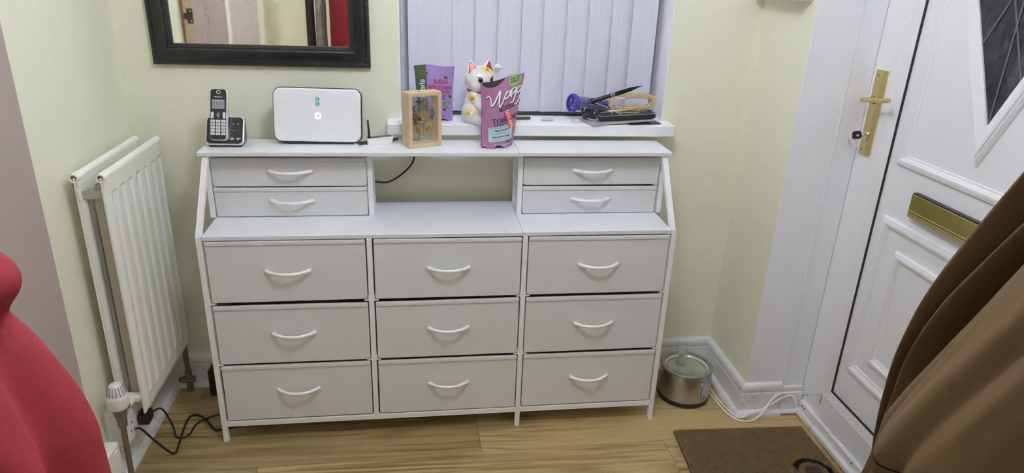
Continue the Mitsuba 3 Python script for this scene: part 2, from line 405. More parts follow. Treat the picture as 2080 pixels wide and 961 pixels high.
bumped('m_obscure', {'type': 'principled', 'base_color': proc(glass_fn), 'roughness': 0.16}, lambda p, n, uv: fbm(p.y * 60, p.z * 60, 1.0, 3), 0.004, 1e-3)
def ypoly(pts, x0, x1):
    pg = sg.Polygon(pts); me = trimesh.creation.extrude_polygon(pg, x1 - x0, engine='earcut')
    v = np.array(me.vertices); me = trimesh.Trimesh(np.column_stack([x0 + v[:, 2], v[:, 0], v[:, 1]]), me.faces, process=False)
    if me.volume < 0: me.invert()
    return me
part(door, 'patterned_glass', ypoly(gl, xm - 0.0035, xm - 0.0005), 'm_obscure', smooth=False, label='dark patterned glass')
scene['m_lead'] = {'type': 'principled', 'base_color': rgb((0.14, 0.145, 0.14)), 'roughness': 0.45, 'metallic': 0.4}
gpoly = sg.Polygon(gl)
def lead(a, b, w=0.0042):
    s = sg.LineString([a, b]).buffer(w / 2, cap_style=2).intersection(gpoly.buffer(-0.001))
    if s.is_empty: return None
    return cat(*[ypoly(list(g.exterior.coords)[:-1], xm - 0.0055, xm - 0.003) for g in getattr(s, 'geoms', [s])])
for a, b in (((-0.786, 1.1), (-0.786, 1.85)), ((-0.62, 1.14), (-0.95, 1.83)), ((-0.95, 1.14), (-0.62, 1.83)), ((-0.56, 1.24), (-0.9, 1.95)), ((-1.01, 1.16), (-0.67, 1.87)), ((-0.93, 1.06), (-0.57, 1.81))):
    if (l := lead(a, b)) is not None: part(door, 'leading', l, 'm_lead', smooth=False)
# letter plate
lp = part(door, 'letter_plate', RX(-0.618, -0.954, 0.8444, 0.9126, xm - 0.016, xm, 0.001), 'm_black', label='black and brass letter plate')
part(lp, 'flap', cat(RX(-0.621, -0.951, 0.8455, 0.9095, xm - 0.0205, xm - 0.016, 0.0012)), 'm_brassflat', label='brass flap')
part(lp, 'ridge', cat(*[RX(-0.622, -0.950, z, z + 0.0022, xm - 0.0218, xm - 0.02, 0.0006) for z in (0.849, 0.8545, 0.863)]), 'm_brass')
# handle plate, lever
hpp = sg.Polygon([(-0.3465, 0), (-0.3465, 0.0085), (-0.3495, 0.0110), (-0.3790, 0.0110), (-0.3925, 0.0035), (-0.3925, 0)])
hpm = trimesh.creation.extrude_polygon(hpp, 0.248, engine='earcut'); v_ = np.array(hpm.vertices)
hpm = trimesh.Trimesh(np.column_stack([XD - v_[:, 1], v_[:, 0], 0.9535 + v_[:, 2]]), hpm.faces, process=False)
if hpm.volume < 0: hpm.invert()
hp = part(door, 'handle_plate', hpm, 'm_brass', smooth=False, label='tall brass handle plate')
LV = smooth_path([(XD - 0.01, -0.366, 1.115), (XD - 0.030, -0.366, 1.1155), (XD - 0.048, -0.3675, 1.116), (XD - 0.055, -0.385, 1.118), (XD - 0.054, -0.44, 1.127), (XD - 0.050, -0.488, 1.135)], 8)
sec = np.stack([circ(0.0068 - 0.0010 * k / len(LV), 14, 0.0066) for k in range(len(LV))])
part(hp, 'lever', sweep(LV, sec), 'm_brass', smooth=40)
part(hp, 'rosette', cyl((XD - 0.018, -0.366, 1.115), (XD - 0.009, -0.366, 1.115), 0.0125), 'm_brassflat')
for z in (0.968, 1.187): part(hp, 'screw', cyl((XD - 0.0113, -0.3625, z), (XD - 0.0105, -0.3625, z), 0.0026, 12), 'm_black')
part(hp, 'key_cylinder', cat(cyl((XD - 0.014, -0.3695, 1.013), (XD - 0.01, -0.3695, 1.013), 0.0085, 20), RX(-0.365, -0.374, 0.994, 1.01, XD - 0.014, XD - 0.01, 0.001)), 'm_chrome')
kk = thing('key', 'black headed key with a chrome ring in the front door lock', 'key')
part(kk, 'blade', box((XD - 0.034, -0.3706, 1.0095), (XD - 0.0145, -0.3684, 1.0165), 0.0006), 'm_chrome')
kb = sg.Polygon(rrect(0.028, 0.024, 0.009)); kme = trimesh.creation.extrude_polygon(kb, 0.006, engine='earcut')
part(kk, 'bow', put(kme, basis((XD - 0.046, -0.3725, 1.012), (1, 0, 0.12), (0, 0.25, 1))), 'm_blackgloss', smooth=40, label='black plastic key head')
part(kk, 'emblem', put(slab(0.009, 0.006, 0.001, 0.002, 0.0002), basis((XD - 0.046, -0.3795, 1.0125), (1, 0, 0.12), (0, 0.25, 1))), 'm_brass', label='small brass inlay')
a = np.linspace(0, 2 * PI, 33)[:-1]
part(kk, 'ring', tube([(XD - 0.060 + 0.010 * math.cos(t), -0.377, 0.999 + 0.013 * math.sin(t)) for t in a], 0.0011, 8, closed=True), 'm_chrome')
# threshold
struct('trim_4', cat(RX(-0.3365, -1.36, 0.0, 0.054, XD - 0.012, XD + 0.05, 0.004), RX(-0.3365, -1.36, 0.0, 0.026, XD - 0.026, XD - 0.010, 0.006)), 'm_gloss', 'grubby white threshold strip under the front door')
for y in (-0.36, -0.375, -0.66): part('trim_4', 'screw', cyl((XD - 0.0135, y, 0.04), (XD - 0.011, y, 0.04), 0.003, 10), 'm_black')

# ---------------------------------------------------------------- pink door folded back on the left wall (seen edge-on in the mirror)
XF = XL + 0.045
struct('door_2', cat(box((XF - 0.034, -1.075, 0.008), (XF, -0.654, 2.0), 0.002), box((XF - 0.002, -1.074, 0.1), (XF + 0.013, -0.806, 1.9), 0.002)), 'm_pink', 'pink painted door standing against the left wall')
mat('m_lip', (0.66, 0.50, 0.42), 0.5); mat('m_brown', (0.30, 0.17, 0.11), 0.5); mat('m_iron', (0.05, 0.035, 0.028), 0.45, 0.3)
part('door_2', 'edge', box((XF - 0.035, -0.6545, 0.008), (XF - 0.0005, -0.652, 2.0)), 'm_lip', smooth=False, label='paler painted door edge')
part('door_2', 'stop', box((XL, -0.66, 0.0), (XF - 0.035, -0.652, 2.02)), 'm_brown', smooth=False, label='brown wooden stop behind the door edge')
lt = part('door_2', 'latch_plate', cat(box((XF - 0.022, -0.6521, 1.192), (XF - 0.002, -0.649, 1.246), 0.001), box((XF - 0.034, -0.6521, 1.207), (XF - 0.02, -0.6485, 1.229), 0.001)), 'm_iron', smooth=False, label='dark iron latch plate')
for z in (1.2, 1.237): part(lt, 'screw', cyl((XF - 0.008, -0.6485, z), (XF - 0.008, -0.649, z), 0.0035, 10), 'm_lip')
mat('m_trimwhite', (0.78, 0.77, 0.79), 0.35)
part('door_2', 'panel_bead', box((XF - 0.0005, -0.8065, 0.1), (XF + 0.0100, -0.8035, 1.9), 0.0005), 'm_trimwhite', smooth=False, label='white bead of a door panel')
struct('trim_5', box((XL, -1.165, 0), (XL + 0.052, -1.078, 2.08), 0.004), 'm_trimwhite', 'white architrave beside the pink door')
struct('trim_6', box((XL, YB + 0.001, 0), (XL + 0.004, -1.165, ZC)), 'm_pinkgrey', 'pink grey painted stretch of the left wall')

# ---------------------------------------------------------------- wall mirror
def mframe(p, n, uv):
    s = noise(p.x * 620, p.y * 620, p.z * 620); w = fbm(p.x * 11, p.y * 30, p.z * 11)
    k = smoothstep(0.74, 0.95, s) * smoothstep(0.42, 0.66, w)
    return mix((0.011, 0.011, 0.012), (0.33, 0.33, 0.33), k * 0.45)
bumped('m_mframe', {'type': 'principled', 'base_color': proc(mframe), 'roughness': 0.42}, lambda p, n, uv: fbm(p.x * 130, p.y * 130, p.z * 130), 0.0015)
wm = thing('wall_mirror', 'wall mirror in a wide distressed black frame', 'mirror')
MF = [(0, 0.0), (0, 0.017), (0.003, 0.021), (0.010, 0.022), (0.014, 0.018), (0.019, 0.018), (0.028, 0.023), (0.038, 0.033), (0.046, 0.036), (0.050, 0.034), (0.052, 0.029), (0.055, 0.029), (0.058, 0.024), (0.0625, 0.021), (0.0625, 0.004), (0.0625, 0.0)]
mx0, mx1, mz0, mz1 = -0.1590, 0.4800, 1.1290, 1.93
part(wm, 'frame', ring_frame([(mx0, mz0), (mx1, mz0), (mx1, mz1), (mx0, mz1)], MF, lambda a, b, h: (a, -h - 0.001, b)), 'm_mframe', smooth=35)
part(wm, 'glass', box((mx0 + 0.058, -0.015, mz0 + 0.058), (mx1 - 0.058, -0.004, mz1 - 0.058)), 'm_mirror', smooth=False, label='mirror glass')

# ---------------------------------------------------------------- lamps
def lamp(name, pos, rad, col, label):
    k = thing(name, label, 'lamp')
    part(k, 'base', cyl((pos[0], pos[1], ZC - 0.02), (pos[0], pos[1], ZC - 0.0005), rad * 1.05, 40), 'm_whiteplastic')
    prof = [(0.0, -rad * 0.55)] + [(rad * math.sin(t), -rad * 0.55 * math.cos(t)) for t in np.linspace(0.12, PI / 2, 10)] + [(rad * 0.98, 0.0), (0, 0)]
    d = lathe(prof, (pos[0], pos[1], ZC - 0.021))
    kk = part(k, 'shade', d, 'm_whiteplastic', smooth=40)
    scene[kk]['emitter'] = {'type': 'area', 'radiance': rgb(col)}
pendant = thing('pendant_lamp', 'white globe pendant lamp hanging over the middle of the room', 'lamp')
part(pendant, 'rose', cyl((LAMP_POS[0], LAMP_POS[1], ZC - 0.025), (LAMP_POS[0], LAMP_POS[1], ZC - 0.0005), 0.045, 32), 'm_whiteplastic')
part(pendant, 'flex', cyl((LAMP_POS[0], LAMP_POS[1], LAMP_POS[2] + LAMP_RAD), (LAMP_POS[0], LAMP_POS[1], ZC - 0.02), 0.004, 10), 'm_whiteplastic')
pg_ = part(pendant, 'globe', trimesh.creation.icosphere(subdivisions=3, radius=LAMP_RAD).apply_translation(LAMP_POS), 'm_whiteplastic', smooth=True)
scene[pg_]['emitter'] = {'type': 'area', 'radiance': rgb(LAMP_COL)}
lamp('fill_lamp', FILL_POS, 0.17, FILL_COL, 'added fill lamp on the hall ceiling behind, out of view')  # unseen lamp, put in to lift the coats and drawer fronts

# ================================================================= DRESSER
DO = np.array([0.0, -0.3551, 0.0]); DR = 0.0109
DW = T().translate(DO.tolist()).rotate([0, 0, 1], math.degrees(DR))
def dl(x, y, z): return DO + np.array([x * math.cos(DR) - y * math.sin(DR), x * math.sin(DR) + y * math.cos(DR), z])
dres = thing('dresser', 'wide white dresser with fabric drawers and a raised shelf under the window', 'dresser')
def dp(name, me, b, **kw): return part(dres, name, me, b, W=DW, **kw)
B = lambda x0, x1, y0, y1, z0, z1, c=0.0012: box((x0, y0, z0), (x1, y1, z1), c)
PL0, PL1 = 0.690, 0.7027
DEP = 0.291
for x0, z1 in ((0.0, PL1), (0.9335, PL0), (1.3985, PL1)):
    for y0 in (0.0, DEP - 0.018): dp('leg', B(x0, x0 + 0.0155, y0, y0 + 0.018, 0.0, z1), 'm_frame')
for y0 in (0.0, DEP - 0.018): dp('post', B(0.4715, 0.487, y0, y0 + 0.018, 0.076, PL0), 'm_frame')
for a, b in ((0.0155, 0.9335), (0.949, 1.3985)):
    for y0 in (0.001, DEP - 0.016): dp('rail', B(a, b, y0, y0 + 0.015, 0.0575, 0.0765), 'm_frame')
    dp('rail', B(a, b, DEP - 0.016, DEP - 0.001, 0.66, 0.69), 'm_frame')
dp('top_board', B(0.0168, 0.9322, 0.0, DEP, PL0, PL1), 'm_board'); dp('top_board', B(0.9330, 1.3972, 0.0, DEP, PL0, PL1), 'm_board')
cols = ((0.0225, 0.468), (0.4915, 0.9300), (0.9525, 1.3925)); rows = ((0.4935, 0.6865), (0.2855, 0.4815), (0.0815, 0.2765))
# drawer runners: a pair of angle strips under every drawer
for (a, b) in ((0.0155, 0.4715), (0.487, 0.9335), (0.949, 1.3985)):
    for z in (0.487, 0.2795):
        dp('runner', cat(B(a, a + 0.014, 0.002, DEP - 0.018, z, z + 0.003, 0.0004), B(a, a + 0.002, 0.002, DEP - 0.018, z, z + 0.016, 0.0004)), 'm_frame')
        dp('runner', cat(B(b - 0.014, b, 0.002, DEP - 0.018, z, z + 0.003, 0.0004), B(b - 0.002, b, 0.002, DEP - 0.018, z, z + 0.016, 0.0004)), 'm_frame')
def drawer_mesh(w, h, d, seed):
    """soft fabric box: front face local x 0..w, z 0..h, front at y=0, slightly bowed."""
    fr = slab(w, h - 0.0115, 0.010, 0.008, 0.002)
    f = put(fr, basis((w / 2, 0.010, (h - 0.0115) / 2), (1, 0, 0), (0, 0, 1)))
    parts = [f, B(0.001, 0.006, 0.009, d, 0, h - 0.004, 0), B(w - 0.006, w - 0.001, 0.009, d, 0, h - 0.004, 0), B(0.001, w - 0.001, d - 0.005, d, 0, h - 0.004, 0), B(0.002, w - 0.002, 0.009, d, 0.001, 0.006, 0)]
    return cat(*parts)
def hem_mesh(w, h, rs):
    n = 41; us = np.linspace(0.0005, w - 0.0005, n); ph = rs.random() * 6
    path = np.column_stack([us, np.full(n, 0.0035), h - 0.0058 + 0.0006 * np.sin(us * 9 + ph)])
    s = np.array([(-0.0045, -0.0056), (0.0058, -0.0056), (0.0066, -0.004), (0.0066, 0.004), (0.0056, 0.0056), (-0.0045, 0.0056)])
    return sweep(path, s * [-1, 1] if False else s)
def stitch_mesh(w, h):
    ms = []
    for x in np.arange(0.006, w - 0.006, 0.0062):
        ms.append(B(x, x + 0.0038, -0.0036, -0.0026, h - 0.0108, h - 0.0101, 0))
    return cat(*ms)
def handle_mesh():
    t = np.linspace(-1, 1, 33)
    bow = (1 - np.abs(t) ** 2.2)
    path = np.column_stack([0.0635 * t, -0.001 - 0.0275 * bow, -0.0015 * bow])
    sec = []
    for k in t:
        e = abs(k) ** 5
        sec.append(circ(0.0042 + 0.0010 * e, 12, 0.0050 + 0.0022 * e))
    return sweep(path, np.stack(sec))
HM = mikit.ply(handle_mesh(), None, smooth=True)
mat('m_thread', (0.55, 0.54, 0.53), 0.7)
def put_drawer(a, b, z0, z1, y, d, hz, seed, tilt=0.0, lean=0.0):
    w, h = b - a, z1 - z0; rs = random.Random(seed)
    W = DW.translate([a, y, z0]).rotate([0, 1, 0], tilt).rotate([1, 0, 0], lean)
    k = part(dres, 'drawer', drawer_mesh(w, h, d, seed), 'm_fabric', smooth=35, W=W)
    part(k, 'hem', hem_mesh(w, h, rs), 'm_fabric', smooth=35, W=W)
    part(k, 'stitching', stitch_mesh(w, h), 'm_thread', smooth=False, kind='stuff', W=W)
    part(k, 'handle', HM, 'm_handle', W=W.translate([w / 2 + 0.0005, 0.0, hz - z0]), label='white arched pull handle')
seed = 0
for ci, (a, b) in enumerate(cols):
    for ri, (z0, z1) in enumerate(rows):
        seed += 1; zc = (0.5935, 0.3885, 0.189)[ri]
        put_drawer(a, b, z0, z1, 0.0, 0.27, zc, seed, tilt=(-0.12, 0.1, -0.08, 0.05, -0.1, 0.12, 0.06, -0.1, 0.08)[seed - 1])
# upper tier
YU = 0.157; YBK = 0.255
for x0 in (0.0028, 0.4722, 0.9352, 1.3995):
    dp('upright', B(x0, x0 + 0.0152, YU, YU + 0.016, PL1, 0.9047), 'm_frame')
    dp('upright', B(x0, x0 + 0.0152, YBK, YBK + 0.016, PL1, 0.9047), 'm_frame')
    for z in (0.713, 0.799, 0.885): dp('side_rail', B(x0 + 0.002, x0 + 0.0132, YU + 0.016, YBK, z - 0.006, z + 0.006), 'm_frame')
for x, z in ((0.4798, 0.766), (0.9428, 0.80)): dp('screw', cyl((x, YU - 0.0012, z), (x, YU + 0.002, z), 0.0028, 12), 'm_silver')
dp('shelf_board', B(0.0, 0.9292, 0.1127, 0.272, 0.9047, SH), 'm_board'); dp('shelf_board', B(0.9299, 1.4135, 0.1127, 0.272, 0.9047, SH), 'm_board')
for a, b, z0, z1 in ((0.0215, 0.469, 0.800, 0.8885), (0.0215, 0.469, 0.7045, 0.7965), (0.9525, 1.394, 0.7995, 0.8885), (0.9525, 1.392, 0.7045, 0.7945)):
    seed += 1
    put_drawer(a, b, z0, z1, YU + 0.002, 0.1, {0.8: 0.849, 0.7995: 0.849, 0.7045: 0.7555}[z0], seed, tilt=(0.05, -0.05, -0.08, 0.06)[seed - 10])
def strut(xb, xt):
    a = [(xb, 0.001, PL1), (xb + 0.0155, 0.001, PL1), (xb + 0.0155, 0.019, PL1), (xb, 0.019, PL1)]
    b = [(xt, 0.121, 0.9047), (xt + 0.0165, 0.121, 0.9047), (xt + 0.0165, 0.141, 0.9047), (xt, 0.141, 0.9047)]
    return trimesh.convex.convex_hull(np.array(a + b))
dp('strut', strut(0.001, 0.0125), 'm_frame', smooth=False); dp('strut', strut(1.3935, 1.3845), 'm_frame', smooth=False)

# ================================================================= RADIATOR
rad = thing('radiator', 'white double panel radiator on the left wall', 'radiator')
RY0, RY1, RZ0, RZ1 = -0.472, -0.066, 0.205, 0.92
def rad_panel(xc, flip=1):
    ny, nz = 141, 220
    def face(s):
        def fn(u, v):
            y = RY0 + u * (RY1 - RY0); z = RZ0 + 0.0 + v * (RZ1 - 0.012 - RZ0)
            e = np.minimum(np.minimum(u, 1 - u) * (RY1 - RY0), v * (RZ1 - RZ0))
            d = 0.0025 + 0.0075 * np.clip((e - 0.006) / 0.012, 0, 1)
            ph = (u * 7.35 - 0.25) % 1.0; ins = (u * 7.35 > 0.25) & (u * 7.35 < 7.25)
            gr = np.clip((0.23 - np.abs(ph - 0.5)) / 0.10, 0, 1) * ins
            zz = np.clip((z - (RZ0 + 0.055)) / 0.012, 0, 1) * np.clip((0.866 - z) / 0.004, 0, 1)
            d = d - (0.0058 + 0.0030 * np.exp(-((0.866 - z) / 0.022) ** 2)) * gr * zz
            d = d + 0.0013 * np.clip((z - 0.872) / 0.02, 0, 1)
            return np.stack([xc + s * d, y, z], -1)
        return grid(fn, ny, nz)[0]
    A, Bm = face(1), face(-1)
    Bm.invert()
    me = cat(A, Bm)
    # close the rim
    rim = box((xc - 0.0025, RY0 - 0.0005, RZ0 - 0.0005), (xc + 0.0025, RY1 + 0.0005, RZ1 - 0.01), 0.0005)
    return cat(me, rim)
def rad_pipe(xc):
    o = m3.Manifold.cylinder(RY1 - RY0 + 0.002, 0.0115, 0.0115, 28).translate([0, 0, -0.001])
    h = m3.Manifold.cylinder(0.03, 0.0078, 0.0078, 24).translate([0, 0, -0.004])
    me = man_mesh(o - h)
    return put(me, np.array([[1, 0, 0, xc], [0, 0, 1, RY0], [0, -1, 0, RZ1 - 0.0105], [0, 0, 0, 1.0]]))
for xc in (-0.166, -0.2285):
    p_ = part(rad, 'panel', rad_panel(xc), 'm_rad', smooth=40)
    part(p_, 'top_pipe', rad_pipe(xc), 'm_rad', smooth=40)
    part(p_, 'pipe_end_disc', cyl((xc, RY0 + 0.006, RZ1 - 0.0105), (xc, RY0 + 0.010, RZ1 - 0.0105), 0.0077, 20), 'm_brownpipe', label='brown disc inside the open pipe end')  # brown disc set into the hollow of the open pipe end
zz = []
for i in range(15):
    y = RY0 + 0.03 + i * 0.0245
    zz.append(box((-0.2035, y, 0.26), (-0.1765, y + 0.0016, 0.845))); zz.append(box((-0.2035 if i % 2 else -0.1781, y, 0.26), (-0.2019 if i % 2 else -0.1765, y + 0.0245, 0.845)))
part(rad, 'convector_fins', cat(*zz), 'm_radin', smooth=False, label='dull brown convector fins between the panels')
part(rad, 'bracket', box((-0.221, RY0 + 0.012, 0.852), (-0.174, RY0 + 0.0145, 0.874), 0.0005), 'm_radin', smooth=False)
part(rad, 'vent', put(slab(0.008, 0.03, 0.004, 0.003, 0.001), basis((-0.220, RY0 - 0.001, 0.868), (1, 0, 0), (0, 0, 1))), 'm_rad')
# wall brackets that carry it
for y in (-0.40, -0.13): part(rad, 'wall_bracket', box((XL, y, 0.62), (-0.2375, y + 0.03, 0.80), 0.001), 'm_rad', smooth=False)
# thermostatic valve and pipe
vx, vy = -0.204, -0.528
valve = part(rad, 'valve', lathe([(0, 0.268), (0.0235, 0.268), (0.026, 0.273), (0.0275, 0.283), (0.0275, 0.300), (0.0268, 0.305), (0.025, 0.308), (0.0, 0.308)], (vx, vy, 0)), 'm_cream', smooth=35, label='cream thermostatic valve head')
cap = []
part(valve, 'cap', lathe([(0, 0.304), (0.0238, 0.304), (0.0238, 0.312), (0.021, 0.328), (0.0165, 0.339), (0.010, 0.345), (0, 0.3465)], (vx, vy, 0)), 'm_cream', smooth=35)
mat('m_slot', (0.22, 0.22, 0.33), 0.6)
for k in range(16):
    t = k * 2 * PI / 16
    pts = [(vx + (r + 0.0004) * math.cos(t), vy + (r + 0.0004) * math.sin(t), z) for r, z in ((0.0238, 0.313), (0.0222, 0.322), (0.0196, 0.332), (0.0165, 0.3385))]
    part(valve, 'slot', tube(pts, 0.0012, 6), 'm_slot')
part(rad, 'valve_body', cat(lathe([(0, 0.222), (0.0135, 0.222), (0.0135, 0.238), (0.016, 0.240), (0.018, 0.262), (0.018, 0.268), (0, 0.268)], (vx, vy, 0), 12), cyl((vx, vy, 0.252), (vx + 0.004, vy + 0.045, 0.252), 0.011, 18)), 'm_brownpipe', smooth=40, label='brown metal valve body')
part(rad, 'valve_nut', cat(cyl((vx + 0.003, vy + 0.034, 0.252), (vx + 0.005, vy + 0.056, 0.252), 0.0145, 8)), 'm_rad', smooth=40)
part(rad, 'valve_tail', cat(cyl((vx + 0.005, vy + 0.056, 0.252), (vx + 0.006, RY0 + 0.01, 0.252), 0.012, 18)), 'm_rad', smooth=40)
part(rad, 'manifold', cat(box((-0.226, RY0 + 0.0, 0.240), (-0.168, RY0 + 0.028, 0.264), 0.006)), 'm_rad', smooth=40)
part(rad, 'pipe', cat(cyl((vx, vy, 0.222), (-0.208, -0.53, 0.0), 0.0078, 18), lathe([(0, 0.206), (0.0125, 0.206), (0.0125, 0.226), (0, 0.226)], (vx, vy, 0), 16), lathe([(0, 0.0), (0.015, 0.0), (0.013, 0.010), (0, 0.010)], (-0.208, -0.53, 0), 20)), 'm_brownpipe', smooth=40, label='brown metal supply pipe')
fx, fy = -0.187, -0.052
part(rad, 'pipe', cat(tube(smooth_path([(fx - 0.006, RY1 - 0.01, 0.225), (fx - 0.004, fy + 0.002, 0.215), (fx, fy, 0.19), (fx, fy, 0.05)], 6), 0.0085, 12), cyl((fx - 0.02, fy - 0.002, 0.047), (fx + 0.02, fy - 0.002, 0.047), 0.012, 10), cyl((fx - 0.033, fy - 0.004, 0.047), (fx - 0.02, fy - 0.002, 0.047), 0.009, 12), cyl((fx, fy, 0.0), (fx, fy, 0.08), 0.011, 12)), 'm_brownpipe', smooth=40)

# sockets on the left skirting, black plug and its cables
sk1 = thing('wall_socket', 'white surface box socket with a black plug, under the radiator', 'socket')
part(sk1, 'box', box((XL, -0.512, 0.1225), (-0.205, -0.388, 0.235), 0.006), 'm_whiteplastic')
for y in (-0.425, -0.475):
    for dy, dz in ((0, 0.013), (-0.011, -0.010), (0.011, -0.010)): part(sk1, 'pin_hole', box((-0.2058, y + dy - 0.003, 0.165 + dz - 0.002), (-0.2044, y + dy + 0.003, 0.165 + dz + 0.002)), 'm_black', smooth=False)
for y in (-0.437, -0.463): part(sk1, 'switch', box((-0.206, y - 0.006, 0.203), (-0.2025, y + 0.006, 0.221), 0.001), 'm_whiteplastic')
sk2 = thing('wall_socket', 'white surface box socket low down beside the red coat', 'socket')
part(sk2, 'box', box((XL + 0.0185, -0.66, 0.085), (-0.205, -0.565, 0.185), 0.006), 'm_whiteplastic')
part(sk2, 'switch', box((-0.206, -0.60, 0.15), (-0.2025, -0.588, 0.17), 0.001), 'm_whiteplastic')
pl = thing('power_plug', 'black mains plug in the socket under the radiator', 'plug')
part(pl, 'body', put(slab(0.046, 0.036, 0.030, 0.008, 0.003), basis((-0.2045, -0.420, 0.158), (0, 1, 0), (0, 0, 1))), 'm_black', smooth=35)
cb = thing('power_cable', 'black cable trailing from the plug across the floor to the dresser', 'cable')
CZ = 0.004
c1 = [(-0.182, -0.398, 0.155), (-0.170, -0.352, 0.135), (-0.165, -0.315, 0.06), (-0.163, -0.302, 0.012), (-0.155, -0.318, CZ), (-0.1338, -0.3279, CZ), (-0.1168, -0.3094, CZ), (-0.109, -0.255, CZ), (-0.0792, -0.2241, CZ), (-0.0482, -0.2101, CZ), (0.06, -0.17, CZ), (0.10, -0.12, CZ)]
c2 = [(-0.203, -0.470, 0.150), (-0.190, -0.462, 0.145), (-0.172, -0.440, 0.09), (-0.145, -0.412, 0.02), (-0.1318, -0.4019, CZ + 0.001), (-0.130, -0.385, CZ + 0.003), (-0.136, -0.33, 0.0085), (-0.1414, -0.2771, 0.008), (-0.1446, -0.2245, CZ), (-0.131, -0.2067, CZ), (-0.095, -0.2300, 0.0085), (-0.0448, -0.2896, CZ), (-0.0254, -0.2936, CZ), (0.05, -0.27, CZ), (0.12, -0.24, CZ)]
part(cb, 'lead', tube(c1, 0.0030, 8, 7), 'm_black'); part(cb, 'lead', tube(c2, 0.0034, 8, 7), 'm_black')
one('power_adapter', cat(slab(0.05, 0.1, 0.05, 0.006, 0.002)).apply_transform(basis((-0.085, -0.042, 0.0505), (1, 0, 0), (0, 0, 1))), 'm_black', 'black power adapter standing by the skirting left of the dresser', 'adapter')
# lead seen through the dresser's opening
oc = thing('telephone_cable', 'black lead looping down the wall inside the dresser opening', 'cable')
part(oc, 'lead', tube([(0.40, -0.028, 0.80), (0.44, -0.024, 0.772), (0.4854, -0.02, 0.7609), (0.5256, -0.02, 0.7608), (0.5664, -0.02, 0.7846), (0.5993, -0.02, 0.8184), (0.6093, -0.02, 0.8435), (0.610, -0.022, 0.88), (0.60, -0.035, 0.921), (0.585, -0.055, 0.936)], 0.0032, 8, 8), 'm_black')

# ================================================================= ON THE SHELF
# ---- telephone base and handset
mat('m_phoneblack', (0.016, 0.016, 0.018), 0.22); mat('m_lcd', (0.30, 0.33, 0.345), 0.2); mat('m_key', (0.62, 0.65, 0.66), 0.4); mat('m_print', (0.72, 0.73, 0.74), 0.5)
mat('m_ink', (0.03, 0.03, 0.035), 0.6); mat('m_silverplastic', (0.68, 0.69, 0.70), 0.3, 0.3)
tb = thing('answering_machine', 'black answering machine with a silver rim on the left end of the shelf', 'answering machine')
BM = basis((0.0635, -0.1862 + 0.0415 * 0.5145, 0.9275 + 0.0415 * 0.857), (1, -0.01, 0.0), (0.0, 0.5145, 0.857))
part(tb, 'rim', put(slab(0.108, 0.0865, 0.008, 0.013, 0.002, -0.008), BM), 'm_silverplastic', smooth=35, label='silver rim')
part(tb, 'face', put(slab(0.1015, 0.080, 0.0022, 0.011, 0.0008), BM), 'm_phoneblack', smooth=35)
bpts = np.vstack([put(slab(0.104, 0.082, 0.004, 0.012, 0.001, -0.012), BM).vertices, [(x, y, SH + 0.0003) for x in (0.019, 0.108) for y in (-0.181, -0.105)], [(x, -0.105, 0.985) for x in (0.026, 0.111)]])
part(tb, 'body', trimesh.convex.convex_hull(bpts), 'm_phoneblack', smooth=25)
def flat(parent, name, me, M, b, z, x=0.0, y=0.0, **kw):
    mm = me.copy(); mm.apply_translation([x, y, z]); return part(parent, name, put(mm, M), b, smooth=kw.pop('smooth', False), **kw)
for i, (x, y) in enumerate([(0.0235, 0.0185), (0.0365, 0.0185), (0.0235, 0.009), (0.0365, 0.009), (0.0235, -0.0005), (0.0365, -0.0005)]):
    k = flat(tb, 'button', slab(0.0085, 0.0055, 0.0012, 0.0015, 0.0004), BM, 'm_phoneblack', 0.0018, x, y)
    flat(tb, 'button_mark', text(('II', 'III', '-', '+', '<<', '>>')[i], 0.0026, 0.0003), BM, 'm_print', 0.0030, x, y)
flat(tb, 'message_light', slab(0.003, 0.003, 0.001, 0.0014, 0.0003), BM, mat('m_redled', (0.75, 0.2, 0.2), 0.3), 0.002, 0.0215, -0.0185)
for x, y, w_ in ((0.0215, -0.0240, 0.011), (0.0215, -0.0275, 0.008), (0.0385, -0.0240, 0.012), (0.0385, -0.0275, 0.006)): flat(tb, 'lettering', slab(w_, 0.0018, 0.0003, 0.0004, 0.0001), BM, 'm_print', 0.0022, x, y)
th = thing('telephone_handset', 'black cordless telephone handset with grey keys standing in the answering machine', 'telephone')
HN = np.array([0.0065, 0.055, 0.139]); HN /= np.linalg.norm(HN)
HB = np.array([0.0487, -0.1965, 0.9415])
PM = basis(HB + HN * 0.075, (1, 0, -0.02), HN)
part(th, 'shell', put(slab(0.0485, 0.150, 0.018, 0.010, 0.003, -0.018), PM), 'm_silverplastic', smooth=35, label='silver shell')
part(th, 'face', put(slab(0.0440, 0.1455, 0.003, 0.009, 0.001), PM), 'm_phoneblack', smooth=35)
flat(th, 'screen', slab(0.0345, 0.0265, 0.0006, 0.001, 0.0002), PM, 'm_lcd', 0.0028, 0, 0.0290, label='grey screen')
flat(th, 'screen_text', text('21:14', 0.0088, 0.0002, False), PM, 'm_ink', 0.0034, 0.001, 0.031)
flat(th, 'screen_text', cat(*[put(slab(0.005, 0.0012, 0.0002, 0.0003, 0.00005), np.array([[1, 0, 0, x_], [0, 1, 0, 0], [0, 0, 1, 0], [0, 0, 0, 1.0]])) for x_ in (-0.009, -0.003, 0.004, 0.010)]), PM, 'm_ink', 0.0034, 0.001, 0.0215)
flat(th, 'lettering', text('Panasonic', 0.0034, 0.0003), PM, 'm_print', 0.0030, 0, 0.0505)
flat(th, 'earpiece', ring_frame([(0.0058 * math.cos(t), 0.0058 * math.sin(t)) for t in np.linspace(0, 2 * PI, 25)[:-1]], [(0, 0), (0, 0.0006), (0.0013, 0.0006), (0.0013, 0)], lambda a, b, h: (a, b, h)), PM, 'm_print', 0.0029, 0, 0.0640)
